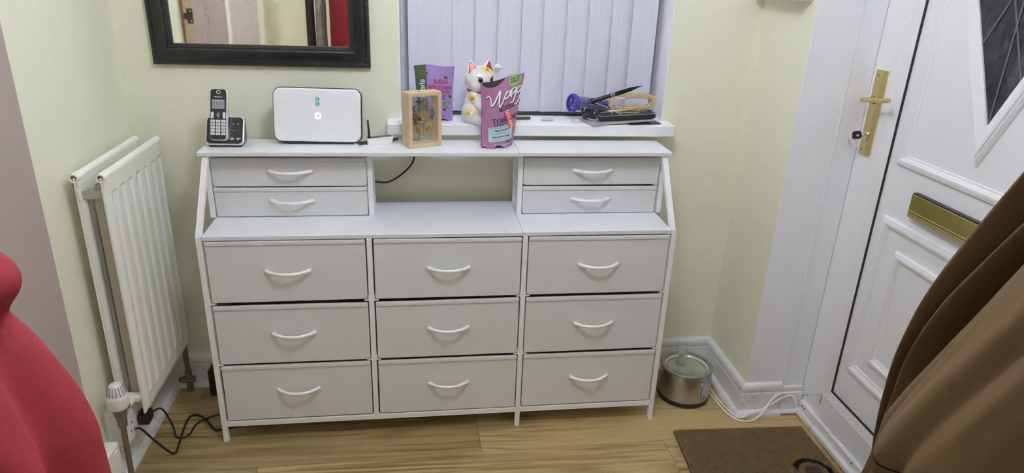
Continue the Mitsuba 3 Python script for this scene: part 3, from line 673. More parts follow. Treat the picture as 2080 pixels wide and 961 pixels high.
for sx in (-1, 1): flat(th, 'call_key', slab(0.0078, 0.0185, 0.0016, 0.0015, 0.0005), PM, 'm_key', 0.0024, sx * 0.0163, -0.0030)
flat(th, 'navigator', cat(trimesh.creation.extrude_polygon(sg.Polygon([(-0.0022, 0.0045), (0.0022, 0.0045), (0, 0.0078)]), 0.0004, engine='earcut'), trimesh.creation.extrude_polygon(sg.Polygon([(-0.0022, -0.0045), (0, -0.0078), (0.0022, -0.0045)]), 0.0004, engine='earcut'), slab(0.0105, 0.0016, 0.0004, 0.0004, 0.0001)), PM, 'm_print', 0.0029, 0, -0.0025)
KT = ['1', '2', '3', '4', '5', '6', '7', '8', '9', '*', '0', '#', '-', '- -', '-']
KEYM = slab(0.0122, 0.0076, 0.0016, 0.0016, 0.0005)
for r in range(5):
    for cI in range(3):
        x, y = (cI - 1) * 0.0147, (-0.0200, -0.0290, -0.0382, -0.0474, -0.0566)[r]
        flat(th, 'key', KEYM, PM, 'm_key', 0.0024, x, y)
        flat(th, 'key_mark', text(KT[r * 3 + cI], 0.0034 if r < 4 else 0.0024, 0.0002), PM, 'm_ink', 0.0040, x, y)

# ---- router
mat('m_routerwhite', (0.76, 0.775, 0.80), 0.35); mat('m_teal', (0.05, 0.33, 0.31), 0.4)
rt = thing('router', 'white broadband router with a black rim and a glowing ring, on the shelf', 'router')
ra = math.radians(11)
RM = basis((0.3258, -0.126, 0.9232 + 0.0795), (1, 0.0, -0.014), (0.022, math.sin(ra), math.cos(ra)))
part(rt, 'case', put(slab(0.2600, 0.1625, 0.034, 0.0245, 0.004, -0.034, 10), RM), 'm_blackgloss', smooth=35, label='black rim and back')
part(rt, 'front', put(slab(0.2545, 0.1570, 0.007, 0.0225, 0.0045, -0.001, 10), RM), 'm_routerwhite', smooth=35)
for y in (0.0405 - 0.0066, 0.0405 + 0.0066):
    flat(rt, 'logo_disc', slab(0.0128, 0.0128, 0.0005, 0.0063, 0.0001), RM, 'm_teal', 0.0060, 0.0005, y - 0.0005, label='teal logo disc')
    flat(rt, 'logo_letter', text('E', 0.0072, 0.0003), RM, 'm_routerwhite', 0.0065, 0.0005, y - 0.0005)
rk = flat(rt, 'status_ring', ring_frame([(0.0096 * math.cos(t), 0.0096 * math.sin(t)) for t in np.linspace(0, 2 * PI, 33)[:-1]], [(0, 0), (0, 0.0004), (0.0048, 0.0004), (0.0048, 0)], lambda a, b, h: (a, b, h)), RM, 'm_routerwhite', 0.0060, 0.0012, -0.0015, label='glowing white ring')
scene[rk]['emitter'] = {'type': 'area', 'radiance': rgb((1.2, 1.3, 1.27))}
part(rt, 'foot', box((0.232, -0.141, SH + 0.0003), (0.432, -0.075, SH + 0.010), 0.002), 'm_black', smooth=False)
# ---- small adapter box with aerial
ad = thing('network_adapter', 'small white box with a black top and a short black aerial, right of the router', 'adapter')
AX = np.array([0.0768, 0.0381, 0.0]); AX /= np.linalg.norm(AX)
AM = basis((0.511 - 0.0055, -0.146 + 0.011, SH + 0.0005), AX, (-AX[1], AX[0], 0))
def prism(w0, d0, w1, d1, z0, z1, r0, r1):
    a_, b_ = rrect(w0, d0, r0), rrect(w1, d1, r1)
    return trimesh.convex.convex_hull(np.vstack([np.column_stack([a_, np.full(len(a_), z0)]), np.column_stack([b_, np.full(len(b_), z1)])]))
part(ad, 'case', put(prism(0.078, 0.022, 0.086, 0.029, 0.0, 0.0225, 0.004, 0.004), AM), 'm_handle', smooth=30)
part(ad, 'top', put(slab(0.080, 0.023, 0.0012, 0.003, 0.0004, 0.022), AM), 'm_blackgloss', smooth=30, label='glossy black top')
part(ad, 'aerial', put(tube([(-0.030, 0.004, 0.022), (-0.0305, 0.004, 0.03), (-0.033, 0.004, 0.074), (-0.0332, 0.004, 0.077)], [0.0036, 0.0036, 0.0027, 0.0015], 12), AM), 'm_black', smooth=40, label='black aerial')
part(ad, 'plug', put(box((-0.066, -0.005, 0.004), (-0.039, 0.006, 0.013), 0.002), AM), 'm_black', smooth=30)
part(ad, 'plug', put(box((0.0395, -0.004, 0.005), (0.065, 0.006, 0.0125), 0.002), AM), 'm_black', smooth=30)
ac = thing('adapter_cable', 'thin grey and white leads lying between router and wooden frame', 'cable')
mat('m_greycord', (0.42, 0.42, 0.40), 0.5)
part(ac, 'lead', tube([(0.40, -0.095, SH + 0.002), (0.44, -0.150, SH + 0.002), (0.460, -0.162, SH + 0.002), (0.474, -0.160, SH + 0.002)], 0.0018, 8, 6), 'm_whiteplastic')
part(ac, 'lead', tube([(0.562, -0.116, SH + 0.009), (0.58, -0.11, SH + 0.006), (0.61, -0.105, SH + 0.004), (0.66, -0.10, SH + 0.002)], 0.0016, 8, 6), 'm_greycord')

# ---- wooden shadow box with dried flowers
def pine(p, n, uv):
    t = noise(p.x * 420 + p.y * 420, p.z * 14, p.y * 90) * 0.6 + 0.4 * fbm(p.x * 60, p.y * 60, p.z * 9)
    return mix((0.64, 0.50, 0.32), (0.52, 0.37, 0.20), dr.clip(t * 1.1 - 0.2, 0, 1))
mat('m_pine', proc(pine), 0.5); mat('m_white_petal', (0.60, 0.59, 0.58), 0.8, two=True)
pf = thing('shadow_box_frame', 'small pine shadow box frame holding dried flowers', 'frame')
FX = np.array([0.0981, 0.0468, 0]); FL = float(np.linalg.norm(FX)); FX /= FL; FY = np.array([-FX[1], FX[0], 0.0])
FW_, FH, FD = 0.1085, 0.1655, 0.050
FM = basis((0.5985, -0.1955, SH + 0.0004), FX, (0, 0, 1))            # x right, y up, z towards the viewer
def FB(x0, x1, y0, y1, z0, z1, c=0.001): return put(box((x0, y0, -z1), (x1, y1, -z0), c), FM)
tk = 0.0118; tk2 = 0.0110
fb = [(0, 0, FW_, tk2), (0, FH - tk2, FW_, FH), (0, tk2, tk, FH - tk2), (FW_ - tk, tk2, FW_, FH - tk2)]
for x0, y0, x1, y1 in fb: part(pf, 'bar', FB(x0, x1, y0, y1, 0, 0.024), 'm_pine', smooth=False)
for x0, y0, x1, y1 in fb: part(pf, 'back_bar', FB(x0, x1, y0, y1, 0.026, FD), 'm_pine', smooth=False)
part(pf, 'core', cat(*[FB(x0 + 0.0008, x1 - 0.0008, y0 + 0.0008, y1 - 0.0008, 0.0235, 0.0265, 0) for x0, y0, x1, y1 in fb]), mat('m_pinedark', (0.27, 0.18, 0.09), 0.6), smooth=False)
for z in (0.006, 0.043):
    k = part(pf, 'glass', FB(tk - 0.002, FW_ - tk + 0.002, tk2 - 0.002, FH - tk2 + 0.002, z, z + 0.0005, 0), None, smooth=False); scene[k]['bsdf'] = {'type': 'ref', 'id': 'm_pane'}
part(pf, 'catch', put(slab(0.006, 0.003, 0.0015, 0.001, 0.0003), basis((0.6270, -0.157, SH + FH + 0.0005), (1, 0, 0), (0, 1, 0))), 'm_iron')
# the flowers, pressed between the panes (local x, y in the frame, z depth behind front)
fl = thing('dried_flowers', 'tan and purple dried flowers inside the shadow box', 'dried flowers')
mat('m_petal', (0.46, 0.31, 0.11), 0.7, two=True); mat('m_petal2', (0.36, 0.22, 0.075), 0.7, two=True); mat('m_seed', (0.17, 0.115, 0.07), 0.8, two=True); mat('m_stem', (0.12, 0.09, 0.055), 0.8); mat('m_straw', (0.34, 0.25, 0.13), 0.8, two=True)
mat('m_statice', (0.10, 0.065, 0.17), 0.8, two=True); 
rf = random.Random(3)
def petal(cx, cy, a, l, w, z):
    pts = [(0, 0), (l * 0.35, w * 0.45), (l * 0.75, w * 0.5), (l, w * 0.15), (l, -w * 0.15), (l * 0.75, -w * 0.5), (l * 0.35, -w * 0.45)]
    me = trimesh.creation.extrude_polygon(sg.Polygon(pts), 0.0005, engine='earcut')
    v = np.array(me.vertices); v[:, 2] += 0.003 * (v[:, 0] / l) ** 2
    c_, s_ = math.cos(a), math.sin(a)
    return trimesh.Trimesh(np.column_stack([cx + v[:, 0] * c_ - v[:, 1] * s_, cy + v[:, 0] * s_ + v[:, 1] * c_, v[:, 2] - z]), me.faces, process=False)
fcx, fcy = 0.056, 0.0555
for i in range(17):
    a_ = PI * (0.98 + 1.04 * i / 16); l_ = 0.034 + 0.004 * rf.random()
    part(fl, 'petal', put(petal(fcx + 0.002 * math.cos(a_), fcy + 0.012 + 0.002 * math.sin(a_), a_, l_, 0.0105, 0.032 - 0.0006 * (i % 3)), FM), ('m_petal', 'm_petal2')[i % 2], smooth=False)
for i in range(13):
    a_ = PI * (0.05 + 0.9 * i / 12); part(fl, 'petal', put(petal(fcx + 0.012, fcy + 0.018, a_, 0.024 + 0.003 * rf.random(), 0.007, 0.029 - 0.0006 * (i % 2)), FM), ('m_petal2', 'm_petal')[i % 2], smooth=False)
def blob(cx, cy, r, z, n=60, spike=1.5, seed=0):
    rr_ = random.Random(seed); ms = [trimesh.creation.icosphere(subdivisions=1, radius=r * 0.72)]
    for _ in range(n):
        d_ = np.array([rr_.gauss(0, 1), rr_.gauss(0, 1), rr_.gauss(0, 0.6)]); d_ /= np.linalg.norm(d_)
        b_ = np.cross(d_, [0.3, 0.5, 0.8]); b_ /= np.linalg.norm(b_)
        ms.append(trimesh.Trimesh(np.array([d_ * r * 0.5 + b_ * r * 0.14, d_ * r * 0.5 - b_ * r * 0.14, d_ * r * spike * rr_.uniform(0.7, 1)]), [[0, 1, 2]], process=False))
    me = cat(*ms); me.apply_translation([cx, cy, -z]); return put(me, FM)
# three main heads
hd = [(0.0315, 0.087, 0.0125, 'm_seed', 11), (0.0565, 0.083, 0.012, 'm_straw', 12), (0.081, 0.096, 0.0115, 'm_statice', 13)]
for x, y, r, b, sd in hd:
    k = part(fl, 'flower_head', blob(x, y, r, 0.022, 90, 1.45, sd), b, smooth=False)
for x, y, r in ((0.083, 0.088, 0.007), (0.0885, 0.100, 0.007), (0.075, 0.104, 0.0065), (0.086, 0.108, 0.006)): part(fl, 'flower_head', blob(x, y, r, 0.020, 40, 1.4, int(x * 1e4)), 'm_statice', smooth=False)
for i, (x, y) in enumerate([(0.020, 0.104), (0.024, 0.118), (0.0335, 0.121), (0.042, 0.127), (0.0525, 0.1285), (0.029, 0.111), (0.063, 0.125), (0.072, 0.119), (0.047, 0.134), (0.060, 0.136), (0.038, 0.135), (0.073, 0.131), (0.021, 0.098)]):
    b_ = part(fl, 'seed_head', blob(x, y, 0.0048, 0.026, 30, 1.25, i), 'm_seed', smooth=False)
    part(fl, 'stalk', put(tube([(x, y - 0.003, -0.026), (0.5 * (x + 0.052), 0.5 * (y + 0.085), -0.027), (0.054, 0.080, -0.027)], 0.0005, 5), FM), 'm_straw')
for i in range(26):
    a_ = PI * (0.22 + 0.56 * i / 25); part(fl, 'bract', put(petal(0.0565, 0.078, a_, 0.030 + 0.010 * rf.random(), 0.0026, 0.018), FM), ('m_straw', 'm_seed', 'm_petal2')[i % 3], smooth=False)
part(fl, 'stem', put(tube([(0.0315, 0.080, -0.020), (0.035, 0.055, -0.019), (0.039, 0.035, -0.019), (0.041, 0.0145, -0.020)], 0.0008, 6, 5), FM), 'm_stem')
part(fl, 'stem', put(tube([(0.0565, 0.078, -0.020), (0.056, 0.05, -0.019), (0.055, 0.032, -0.019)], 0.0007, 6, 5), FM), 'm_stem')
part(fl, 'leaf', put(petal(0.060, 0.046, 0.75, 0.022, 0.005, 0.018), FM), 'm_seed', smooth=False)
for i in range(7): part(fl, 'white_petal', put(petal(0.022 + 0.004 * i, 0.096 + 0.004 * (i % 3), PI * (0.3 + 0.1 * i), 0.016, 0.008, 0.034), FM), 'm_white_petal', smooth=False)

# ---- pouches
class Pouch:
    def __init__(s, o, X, w, h, tb, wtop, lean=0.0, seed=0, skew=0.0, topslope=0.0, wr=0.0016):
        s.o = np.array(o, float); s.X = np.array([X[0], X[1], 0.0]); s.X /= np.linalg.norm(s.X); s.N = np.array([s.X[1], -s.X[0], 0.0])
        s.w, s.h, s.tb, s.wt, s.lean, s.seed, s.skew, s.ts, s.wr = w, h, tb, wtop, lean, seed, skew, topslope, wr
    def P(s, u, v, side=1):
        u, v = np.asarray(u, float), np.asarray(v, float)
        w = s.w + (s.wt - s.w) * v - 0.006 * np.sin(PI * v) * (s.tb > 0.03)
        a = (u - 0.5)
        th = s.tb * (np.clip(1 - v * 1.02, 0, 1) ** 0.75) * (1 - (2 * a) ** 2 * 0.92)
        if side > 0: th = th + 0.18 * s.tb * np.exp(-((v - 0.35) / 0.22) ** 2) * (1 - (2 * a) ** 2)
        q = np.stack([u * 4.2 + s.seed, v * 5.5, np.full_like(u, 1.3 + s.seed)], -1)
        wr = s.wr * (meshkit.fbm(q, 3, 5) - 0.5) * 2 * np.clip(np.minimum(1 - v, 1) * 6, 0, 1) * np.clip((0.5 - np.abs(a)) * 9, 0, 1)
        wr = wr + 0.6 * s.wr * np.sin(u * 21 + 9 * v + s.seed) * np.exp(-((v - 0.06) / 0.07) ** 2)
        hh = s.h * (1 + s.ts * a)
        d = th * 0.5 * side + wr + s.lean * -v * s.h
        gus = -0.014 * np.exp(-(v / 0.05) ** 2) * (1 - (2 * a) ** 2) * 0
        z = v * hh + 0.004 * np.exp(-(v / 0.03) ** 2) * (2 * a) ** 2 * 0
        x = a * w * (1 + 0.055 * (meshkit.fbm(np.stack([np.sign(a) * 3.1 + s.seed, v * 7.0, np.full_like(u, 0.7)], -1), 3, 2) - 0.5)) + s.skew * v * s.h
        z = z + 0.0045 * (1 + np.sin(u * 13 + s.seed)) * np.exp(-(v / 0.06) ** 2) * (side > 0) + 0.0025 * np.sin(u * 8 + s.seed) * np.clip(v * 8 - 7, 0, 1)
        return s.o + x[..., None] * s.X + d[..., None] * s.N + z[..., None] * np.array([0, 0, 1.0])
    def shell(s, side, n=49, m=65):
        me, uv = grid(lambda u, v: s.P(u, v, side), n, m)
        if side < 0: me.invert()
        return me, uv
    def base(s):
        u = np.linspace(0, 1, 33); a = s.P(u, 0 * u, 1); b = s.P(u, 0 * u, -1)
        v = np.vstack([a, b]); n = len(u); f = []
        for i in range(n - 1): f += [[i, n + i, i + 1], [i + 1, n + i, n + i + 1]]
        return trimesh.Trimesh(v, f, process=False)
    def wrap(s, me, cu, cv, off=0.0006, rot=0.0):
        me = me.copy()
        v, f = trimesh.remesh.subdivide_to_size(me.vertices, me.faces, 0.007)
        c_, s_ = math.cos(rot), math.sin(rot)
        x, y, z = v[:, 0] * c_ - v[:, 1] * s_, v[:, 0] * s_ + v[:, 1] * c_, v[:, 2]
        u_ = np.clip(cu + x / s.w, 0, 1); v_ = np.clip(cv + y / s.h, 0, 0.999)
        e = 1e-3
        p = s.P(u_, v_, 1); n = np.cross(s.P(u_ + e, v_) - s.P(u_ - e, v_), s.P(u_, v_ + e) - s.P(u_, v_ - e)); n /= np.linalg.norm(n, axis=1, keepdims=True)
        return trimesh.Trimesh(p + n * (off + z)[:, None], f, process=False)
def patch(w, h, r=0.0008, t=0.0003): return trimesh.creation.extrude_polygon(sg.Polygon(rrect(w, h, r)), t, engine='earcut')
def discm(r, t=0.0003): return trimesh.creation.extrude_polygon(sg.Point(0, 0).buffer(r), t, engine='earcut')
# pink treat bag, front centre
def pinkbag(p, n, uv):
    u, v = uv.x, uv.y
    body = mix((0.34, 0.145, 0.28), (0.42, 0.19, 0.35), fbm(u * 5, v * 7, 2.0))
    dx = (u - 0.27)
    arc = smoothstep(0.003, -0.002, 0.905 + 1.05 * dx * dx - v) * smoothstep(0.615, 0.60, u + 0.4 * (v - 0.9)) * smoothstep(0.03, 0.05, u)
    return mix(body, (0.035, 0.03, 0.034), arc) * KA
scene['m_pinkbag'] = {'type': 'twosided', 'nested': {'type': 'principled', 'base_color': proc(pinkbag), 'roughness': 0.36}}
mat('m_pinkplain', (0.36, 0.155, 0.30), 0.36, two=True)
mat('m_white', (0.80, 0.80, 0.80), 0.4); mat('m_dark', (0.035, 0.02, 0.045), 0.4); mat('m_sticker', (0.62, 0.06, 0.055), 0.4); mat('m_paleblue', (0.48, 0.66, 0.70), 0.4); mat('m_lime', (0.30, 0.46, 0.17), 0.4); mat('m_biscuit', (0.42, 0.17, 0.08), 0.6)
pb = thing('treat_bag', 'pink stand-up bag of dog treats with a red 50% OFF sticker, on the shelf', 'treat bag', 'bags of treats')
PB = Pouch((0.866, -0.160, SH + 0.0005), (0.94, 0.34), 0.106, 0.2115, 0.052, 0.148, lean=-0.06, seed=2, skew=0.040, topslope=0.13, wr=0.0042)
for sd in (1, -1):
    me, uv = PB.shell(sd); part(pb, 'front' if sd > 0 else 'back', me, 'm_pinkbag' if sd > 0 else 'm_pinkplain', smooth=True, uv=uv)
part(pb, 'base', PB.base(), 'm_pinkplain', smooth=False)
def PW_(name, me, cu, cv, b, off=0.0007, rot=0.0, label=None): return part(pb, name, PB.wrap(me, cu, cv, off, rot), b, smooth=False, label=label)
def strokes(w_, grow=0.0):
    SK_ = [[(198, 182), (216, 168), (232, 200), (238, 262), (246, 292), (266, 262), (292, 205), (316, 148), (326, 150), (316, 214), (312, 272), (322, 316), (346, 268), (372, 196), (392, 150)],
           [(432, 172), (412, 160), (384, 178), (368, 212), (376, 236), (402, 222), (426, 188), (438, 160), (430, 206), (440, 232)],
           [(482, 142), (456, 136), (430, 152), (422, 186), (440, 204), (470, 176), (484, 140), (480, 214), (468, 272), (448, 300), (436, 284)],
           [(546, 142), (520, 138), (496, 156), (492, 186), (508, 200), (534, 176), (548, 142), (542, 214), (528, 282), (502, 322), (482, 310)]]
    out = []
    for st_ in SK_:
        p_ = smooth_path([((a_ - 372) * 0.268e-3, (228 - b_) * 0.268e-3, 0) for a_, b_ in st_], 7)[:, :2]
        n_ = len(p_)
        out.append(shapely.unary_union([sg.LineString(p_[k:k + 2]).buffer(w_ * (0.75 + 0.45 * math.sin(PI * k / n_)) + grow) for k in range(n_ - 1)]))
    g_ = shapely.unary_union(out).simplify(0.0002)
    return cat(*[trimesh.creation.extrude_polygon(q_, 0.0003, engine='earcut') for q_ in getattr(g_, 'geoms', [g_])])
PW_('logo_shadow', strokes(0.0019, 0.0009).apply_translation([0.0012, -0.0016, 0]), 0.560, 0.715, 'm_dark', 0.0006)
PW_('logo', strokes(0.0019), 0.560, 0.715, 'm_white', 0.0011, 0, 'white brush script lettering')
PW_('band', patch(0.044, 0.0125), 0.62, 0.585, 'm_dark', 0.0016, 0.16)
PW_('band_lettering', text('TREATS', 0.0085, 0.0003), 0.62, 0.585, 'm_pinkplain', 0.0024, 0.16)
PW_('lettering', text('Training', 0.0148, 0.0003, True), 0.58, 0.430, 'm_dark', 0.0007, 0.12)
PW_('lettering', text('For Dogs &', 0.0050, 0.0003), 0.44, 0.362, 'm_dark', 0.0007, 0.10)
stk = PW_('sticker', patch(0.0175, 0.058), 0.700, 0.415, 'm_sticker', 0.0020, 0.36, 'red sticker')
part(stk, 'lettering', PB.wrap(text('50% OFF', 0.0100, 0.0003), 0.700, 0.415, 0.0026, 0.36 - PI / 2), 'm_white', smooth=False)
PW_('panel', patch(0.074, 0.046), 0.50, 0.225, 'm_paleblue', 0.0007, 0.06, 'pale blue label panel')
PW_('panel_line', cat(patch(0.062, 0.0006, 0.0002), put(patch(0.062, 0.0006, 0.0002), T0 := np.array([[1, 0, 0, 0], [0, 1, 0, 0.019], [0, 0, 1, 0], [0, 0, 0, 1.0]])), put(patch(0.062, 0.0006, 0.0002), np.array([[1, 0, 0, 0], [0, 1, 0, -0.0185], [0, 0, 1, 0], [0, 0, 0, 1.0]]))), 0.49, 0.225, 'm_dark', 0.0013, 0.06)
PW_('lettering', text('MINI BONES', 0.0050, 0.0003), 0.50, 0.272, 'm_dark', 0.0013, 0.06)
PW_('lettering', text('CHICKEN & RICE', 0.0050, 0.0003), 0.50, 0.178, 'm_dark', 0.0013, 0.06)
PW_('lettering', cat(*[put(patch(w_, 0.0022), np.array([[1, 0, 0, x_], [0, 1, 0, y_], [0, 0, 1, 0], [0, 0, 0, 1.0]])) for x_, y_, w_ in ((-0.012, 0.003, 0.010), (-0.001, 0.003, 0.009), (0.009, 0.003, 0.008), (-0.006, -0.003, 0.009), (0.004, -0.003, 0.008))]), 0.82, 0.085, 'm_dark', 0.0009, 0.06)
PW_('lettering', cat(*[put(patch(w_, 0.0022), np.array([[1, 0, 0, x_], [0, 1, 0, y_], [0, 0, 1, 0], [0, 0, 0, 1.0]])) for x_, y_, w_ in [(-0.028 + 0.0095 * q_, 0, 0.0075 if q_ % 2 else 0.0065) for q_ in range(7)]]), 0.60, 0.050, 'm_white', 0.0009, 0.03)
PW_('badge', discm(0.0165), 0.785, 0.930, 'm_lime', 0.0007, 0, 'lime green badge')
PW_('badge_lettering', cat(text('VALUE', 0.0052, 0.0003).apply_translation([0, 0.0065, 0]), text('PACK', 0.0062, 0.0003).apply_translation([0, -0.002, 0])), 0.785, 0.930, 'm_dark', 0.0013, 0.15)
PW_('biscuit_print', discm(0.0095), 0.925, 0.275, 'm_biscuit', 0.0007); PW_('biscuit_print', discm(0.0075), 0.935, 0.215, 'm_biscuit', 0.0007)
zz_ = sg.Polygon([(-0.034, 0)] + [(-0.034 + 0.0034 * (i + 0.5), -0.0034 if i % 2 == 0 else 0.0) for i in range(20)] + [(0.034, 0)])
PW_('perforation', trimesh.creation.extrude_polygon(zz_, 0.0003, engine='earcut'), 0.50, 0.118, 'm_paleblue', 0.0007, 0.06)
# lilac treat bag behind the frame
def lilac(p, n, uv):
    u, v = uv.x, uv.y
    g = smoothstep(0.302, 0.296, u - 0.0 * v)
    body = mix((0.32, 0.20, 0.51), (0.38, 0.25, 0.57), fbm(u * 4, v * 6, 7.0))
    top = smoothstep(0.80, 0.84, v)
    return mix(body, mix((0.050, 0.090, 0.042), (0.070, 0.12, 0.055), fbm(u * 6, v * 9, 1.0)), g) * KA
scene['m_lilacbag'] = {'type': 'twosided', 'nested': {'type': 'principled', 'base_color': proc(lilac), 'roughness': 0.42}}
mat('m_lilacplain', (0.33, 0.21, 0.52), 0.42, two=True); mat('m_magenta', (0.42, 0.025, 0.13), 0.4); mat('m_darkgreen', (0.07, 0.15, 0.07), 0.4); mat('m_choc', (0.075, 0.035, 0.025), 0.5); mat('m_palegreen', (0.55, 0.62, 0.55), 0.4)
lb = thing('treat_bag', 'lilac bag of mini nibbles with a green strip, behind the pine frame', 'treat bag', 'bags of treats')
LB = Pouch((0.6790, -0.0225, ZS + 0.0005), (1.0, -0.02), 0.113, 0.1745, 0.040, 0.1265, lean=-0.10, seed=5, skew=-0.012, topslope=-0.01, wr=0.0014)
for sd in (1, -1):
    me, uv = LB.shell(sd, 41, 49); part(lb, 'front' if sd > 0 else 'back', me, 'm_lilacbag' if sd > 0 else 'm_lilacplain', smooth=True, uv=uv)
part(lb, 'base', LB.base(), 'm_lilacplain', smooth=False)
def LW_(name, me, cu, cv, b, off=0.0007, rot=0.0, label=None): return part(lb, name, LB.wrap(me, cu, cv, off, rot), b, smooth=False, label=label)
LW_('lettering', text('Mini', 0.0135, 0.0003, True, 0, 1.15), 0.665, 0.720, 'm_magenta')
LW_('lettering', text('Nibbles', 0.0130, 0.0003, True, 0, 1.12), 0.640, 0.618, 'm_magenta')
LW_('band', patch(0.052, 0.0095), 0.675, 0.535, 'm_magenta', 0.0007); LW_('band_lettering', text('Dog Treats', 0.0070, 0.0003, True), 0.675, 0.535, 'm_lilacplain', 0.0014)
LW_('lettering', text('Peanut &', 0.0052, 0.0003), 0.66, 0.465, 'm_dark'); LW_('lettering', text('Honey', 0.0052, 0.0003), 0.70, 0.420, 'm_dark')
LW_('lettering', text('Pearls', 0.0150, 0.0003, True, 0, 0.95), 0.170, 0.590, 'm_white', 0.0007, PI / 2, 'white upright lettering')
LW_('badge', discm(0.0105), 0.835, 0.300, 'm_darkgreen', 0.0007, 0, 'dark green badge')
LW_('badge_lettering', cat(text('NO', 0.0042, 0.0003).apply_translation([0, 0.0055, 0]), text('ADDED', 0.0042, 0.0003), text('SUGAR', 0.0042, 0.0003).apply_translation([0, -0.0055, 0])), 0.835, 0.300, 'm_palegreen', 0.0013)
LW_('lettering', patch(0.010, 0.0025), 0.73, 0.075, 'm_dark')
nib = sg.Polygon([(0.0058 * math.cos(t), 0.0044 * math.sin(t)) for t in np.linspace(0, 2 * PI, 20)[:-1]])
for x, y, r_ in ((0.295, 0.865, -0.8), (0.79, 0.795, 0.0), (0.92, 0.455, -0.9), (0.765, 0.215, -0.8)):
    LW_('nibble_print', trimesh.creation.extrude_polygon(nib.difference(nib.buffer(-0.0012)), 0.0003, engine='earcut'), x, y, 'm_biscuit', 0.0014, r_)
    LW_('nibble_print', trimesh.creation.extrude_polygon(nib, 0.0003, engine='earcut'), x, y, 'm_choc', 0.0007, r_)

# ---- lucky cat
ct = thing('lucky_cat', 'white ceramic beckoning cat with a red collar and yellow patches on the window sill', 'cat figurine')
CX, CY, CZ0 = 0.818, -0.030, ZS
CR = math.radians(24)
def C3(x, y, z): return (CX + x * math.cos(CR) - y * math.sin(CR), CY + x * math.sin(CR) + y * math.cos(CR), CZ0 + z * 0.935)
bones = [((C3(0, 0.002, 0.040), 0.050), (C3(0, 0.004, 0.080), 0.040)), ((C3(0, 0.004, 0.08), 0.040), (C3(0, 0.002, 0.115), 0.028)),
         ((C3(-0.032, -0.008, 0.034), 0.031), (C3(-0.038, -0.022, 0.026), 0.026)), ((C3(0.032, -0.008, 0.034), 0.031), (C3(0.038, -0.022, 0.026), 0.026)),
         ((C3(-0.032, -0.030, 0.018), 0.018), (C3(-0.024, -0.060, 0.012), 0.0125)), ((C3(0.032, -0.030, 0.018), 0.018), (C3(0.024, -0.060, 0.012), 0.0125)),
         ((C3(-0.026, -0.016, 0.092), 0.018), (C3(-0.020, -0.036, 0.062), 0.014)), ((C3(-0.020, -0.036, 0.062), 0.014), (C3(-0.012, -0.045, 0.050), 0.0125)),
         ((C3(0.032, 0.004, 0.098), 0.019), (C3(0.055, 0.006, 0.128), 0.0145)), ((C3(0.055, 0.006, 0.128), 0.0145), (C3(0.060, 0.004, 0.170), 0.0125)), ((C3(0.060, 0.004, 0.170), 0.0125), (C3(0.062, -0.012, 0.181), 0.0115))]
m_body = union_hull(bones)
head = m3.Manifold.sphere(1.0, 48).scale([0.0500, 0.0450, 0.0430]).rotate([0, 0, 24]).translate(C3(0, -0.006, 0.143))
cheeks = [m3.Manifold.sphere(0.0225, 32).translate(C3(s * 0.023, -0.022, 0.130)) for s in (-1, 1)] + [m3.Manifold.sphere(0.0115, 24).translate(C3(s * 0.0075, -0.045, 0.130)) for s in (-1, 1)] + [m3.Manifold.sphere(0.0055, 16).translate(C3(0, -0.0525, 0.1355))]
ears = []
for s in (-1, 1):
    ears.append(m3.Manifold.batch_hull([m3.Manifold.sphere(r, 16).translate(C3(s * x, y, z)) for x, y, z, r in ((0.014, -0.006, 0.179, 0.008), (0.044, -0.004, 0.158, 0.007), (0.0335, 0.000, 0.2055, 0.0028), (0.030, 0.008, 0.170, 0.008))]))
toes = [m3.Manifold.sphere(0.0042, 14).translate(C3(0.0545 + 0.0055 * k, -0.0215, 0.1835 - 0.001 * abs(k - 1))) for k in range(4)] + [m3.Manifold.sphere(0.0045, 14).translate(C3(s * 0.024 + 0.006 * (k - 1), -0.071, 0.0115)) for s in (-1, 1) for k in range(3)]
whole = m3.Manifold.batch_boolean([m_body, head] + cheeks + ears + toes, m3.OpType.Add).refine_to_length(0.0028)
cm = man_mesh(whole); trimesh.smoothing.filter_taubin(cm, iterations=14)
cv = np.array(cm.vertices)
cv[:, 2] = np.maximum(cv[:, 2], ZS + 0.0003); cm.vertices = cv
col = np.tile([0.74, 0.735, 0.72], (len(cv), 1))
def spot(c, r, rgb_, soft=0.4):
    d_ = np.linalg.norm((cv - np.array(C3(*c))), axis=1) / r
    w_ = np.clip((1 - d_) / soft, 0, 1)[:, None]
    col[:] = col * (1 - w_) + np.array(rgb_) * w_
YE, BK = (0.72, 0.60, 0.10), (0.03, 0.03, 0.02)
for c_, r_ in (((0.010, -0.030, 0.181), 0.026), ((-0.034, -0.024, 0.085), 0.020), ((-0.048, -0.030, 0.036), 0.021), ((0.05, -0.02, 0.06), 0.02)): spot(c_, r_, YE, 0.55)
for c_, r_ in (((0.012, -0.032, 0.179), 0.0095), ((-0.036, -0.028, 0.0845), 0.0085), ((-0.054, -0.034, 0.036), 0.008)): spot(c_, r_, BK, 0.9)
for k in (-1, 0, 1):
    spot((-0.024 + 0.006 * k + 0.003, -0.0755, 0.0135), 0.0022, (0.25, 0.10, 0.10), 0.6)
spot((0, -0.0575, 0.1365), 0.005, (0.75, 0.35, 0.35), 0.5)
scene['m_ceramic'] = {'type': 'principled', 'base_color': {'type': 'mesh_attribute', 'name': 'vertex_color'}, 'roughness': 0.16, 'clearcoat': 0.6, 'clearcoat_gloss': 0.95}
part(ct, 'body', cm, 'm_ceramic', smooth=True, color=col * KA)
mat('m_red', (0.42, 0.025, 0.03), 0.25); mat('m_eye', (0.012, 0.009, 0.008), 0.12)
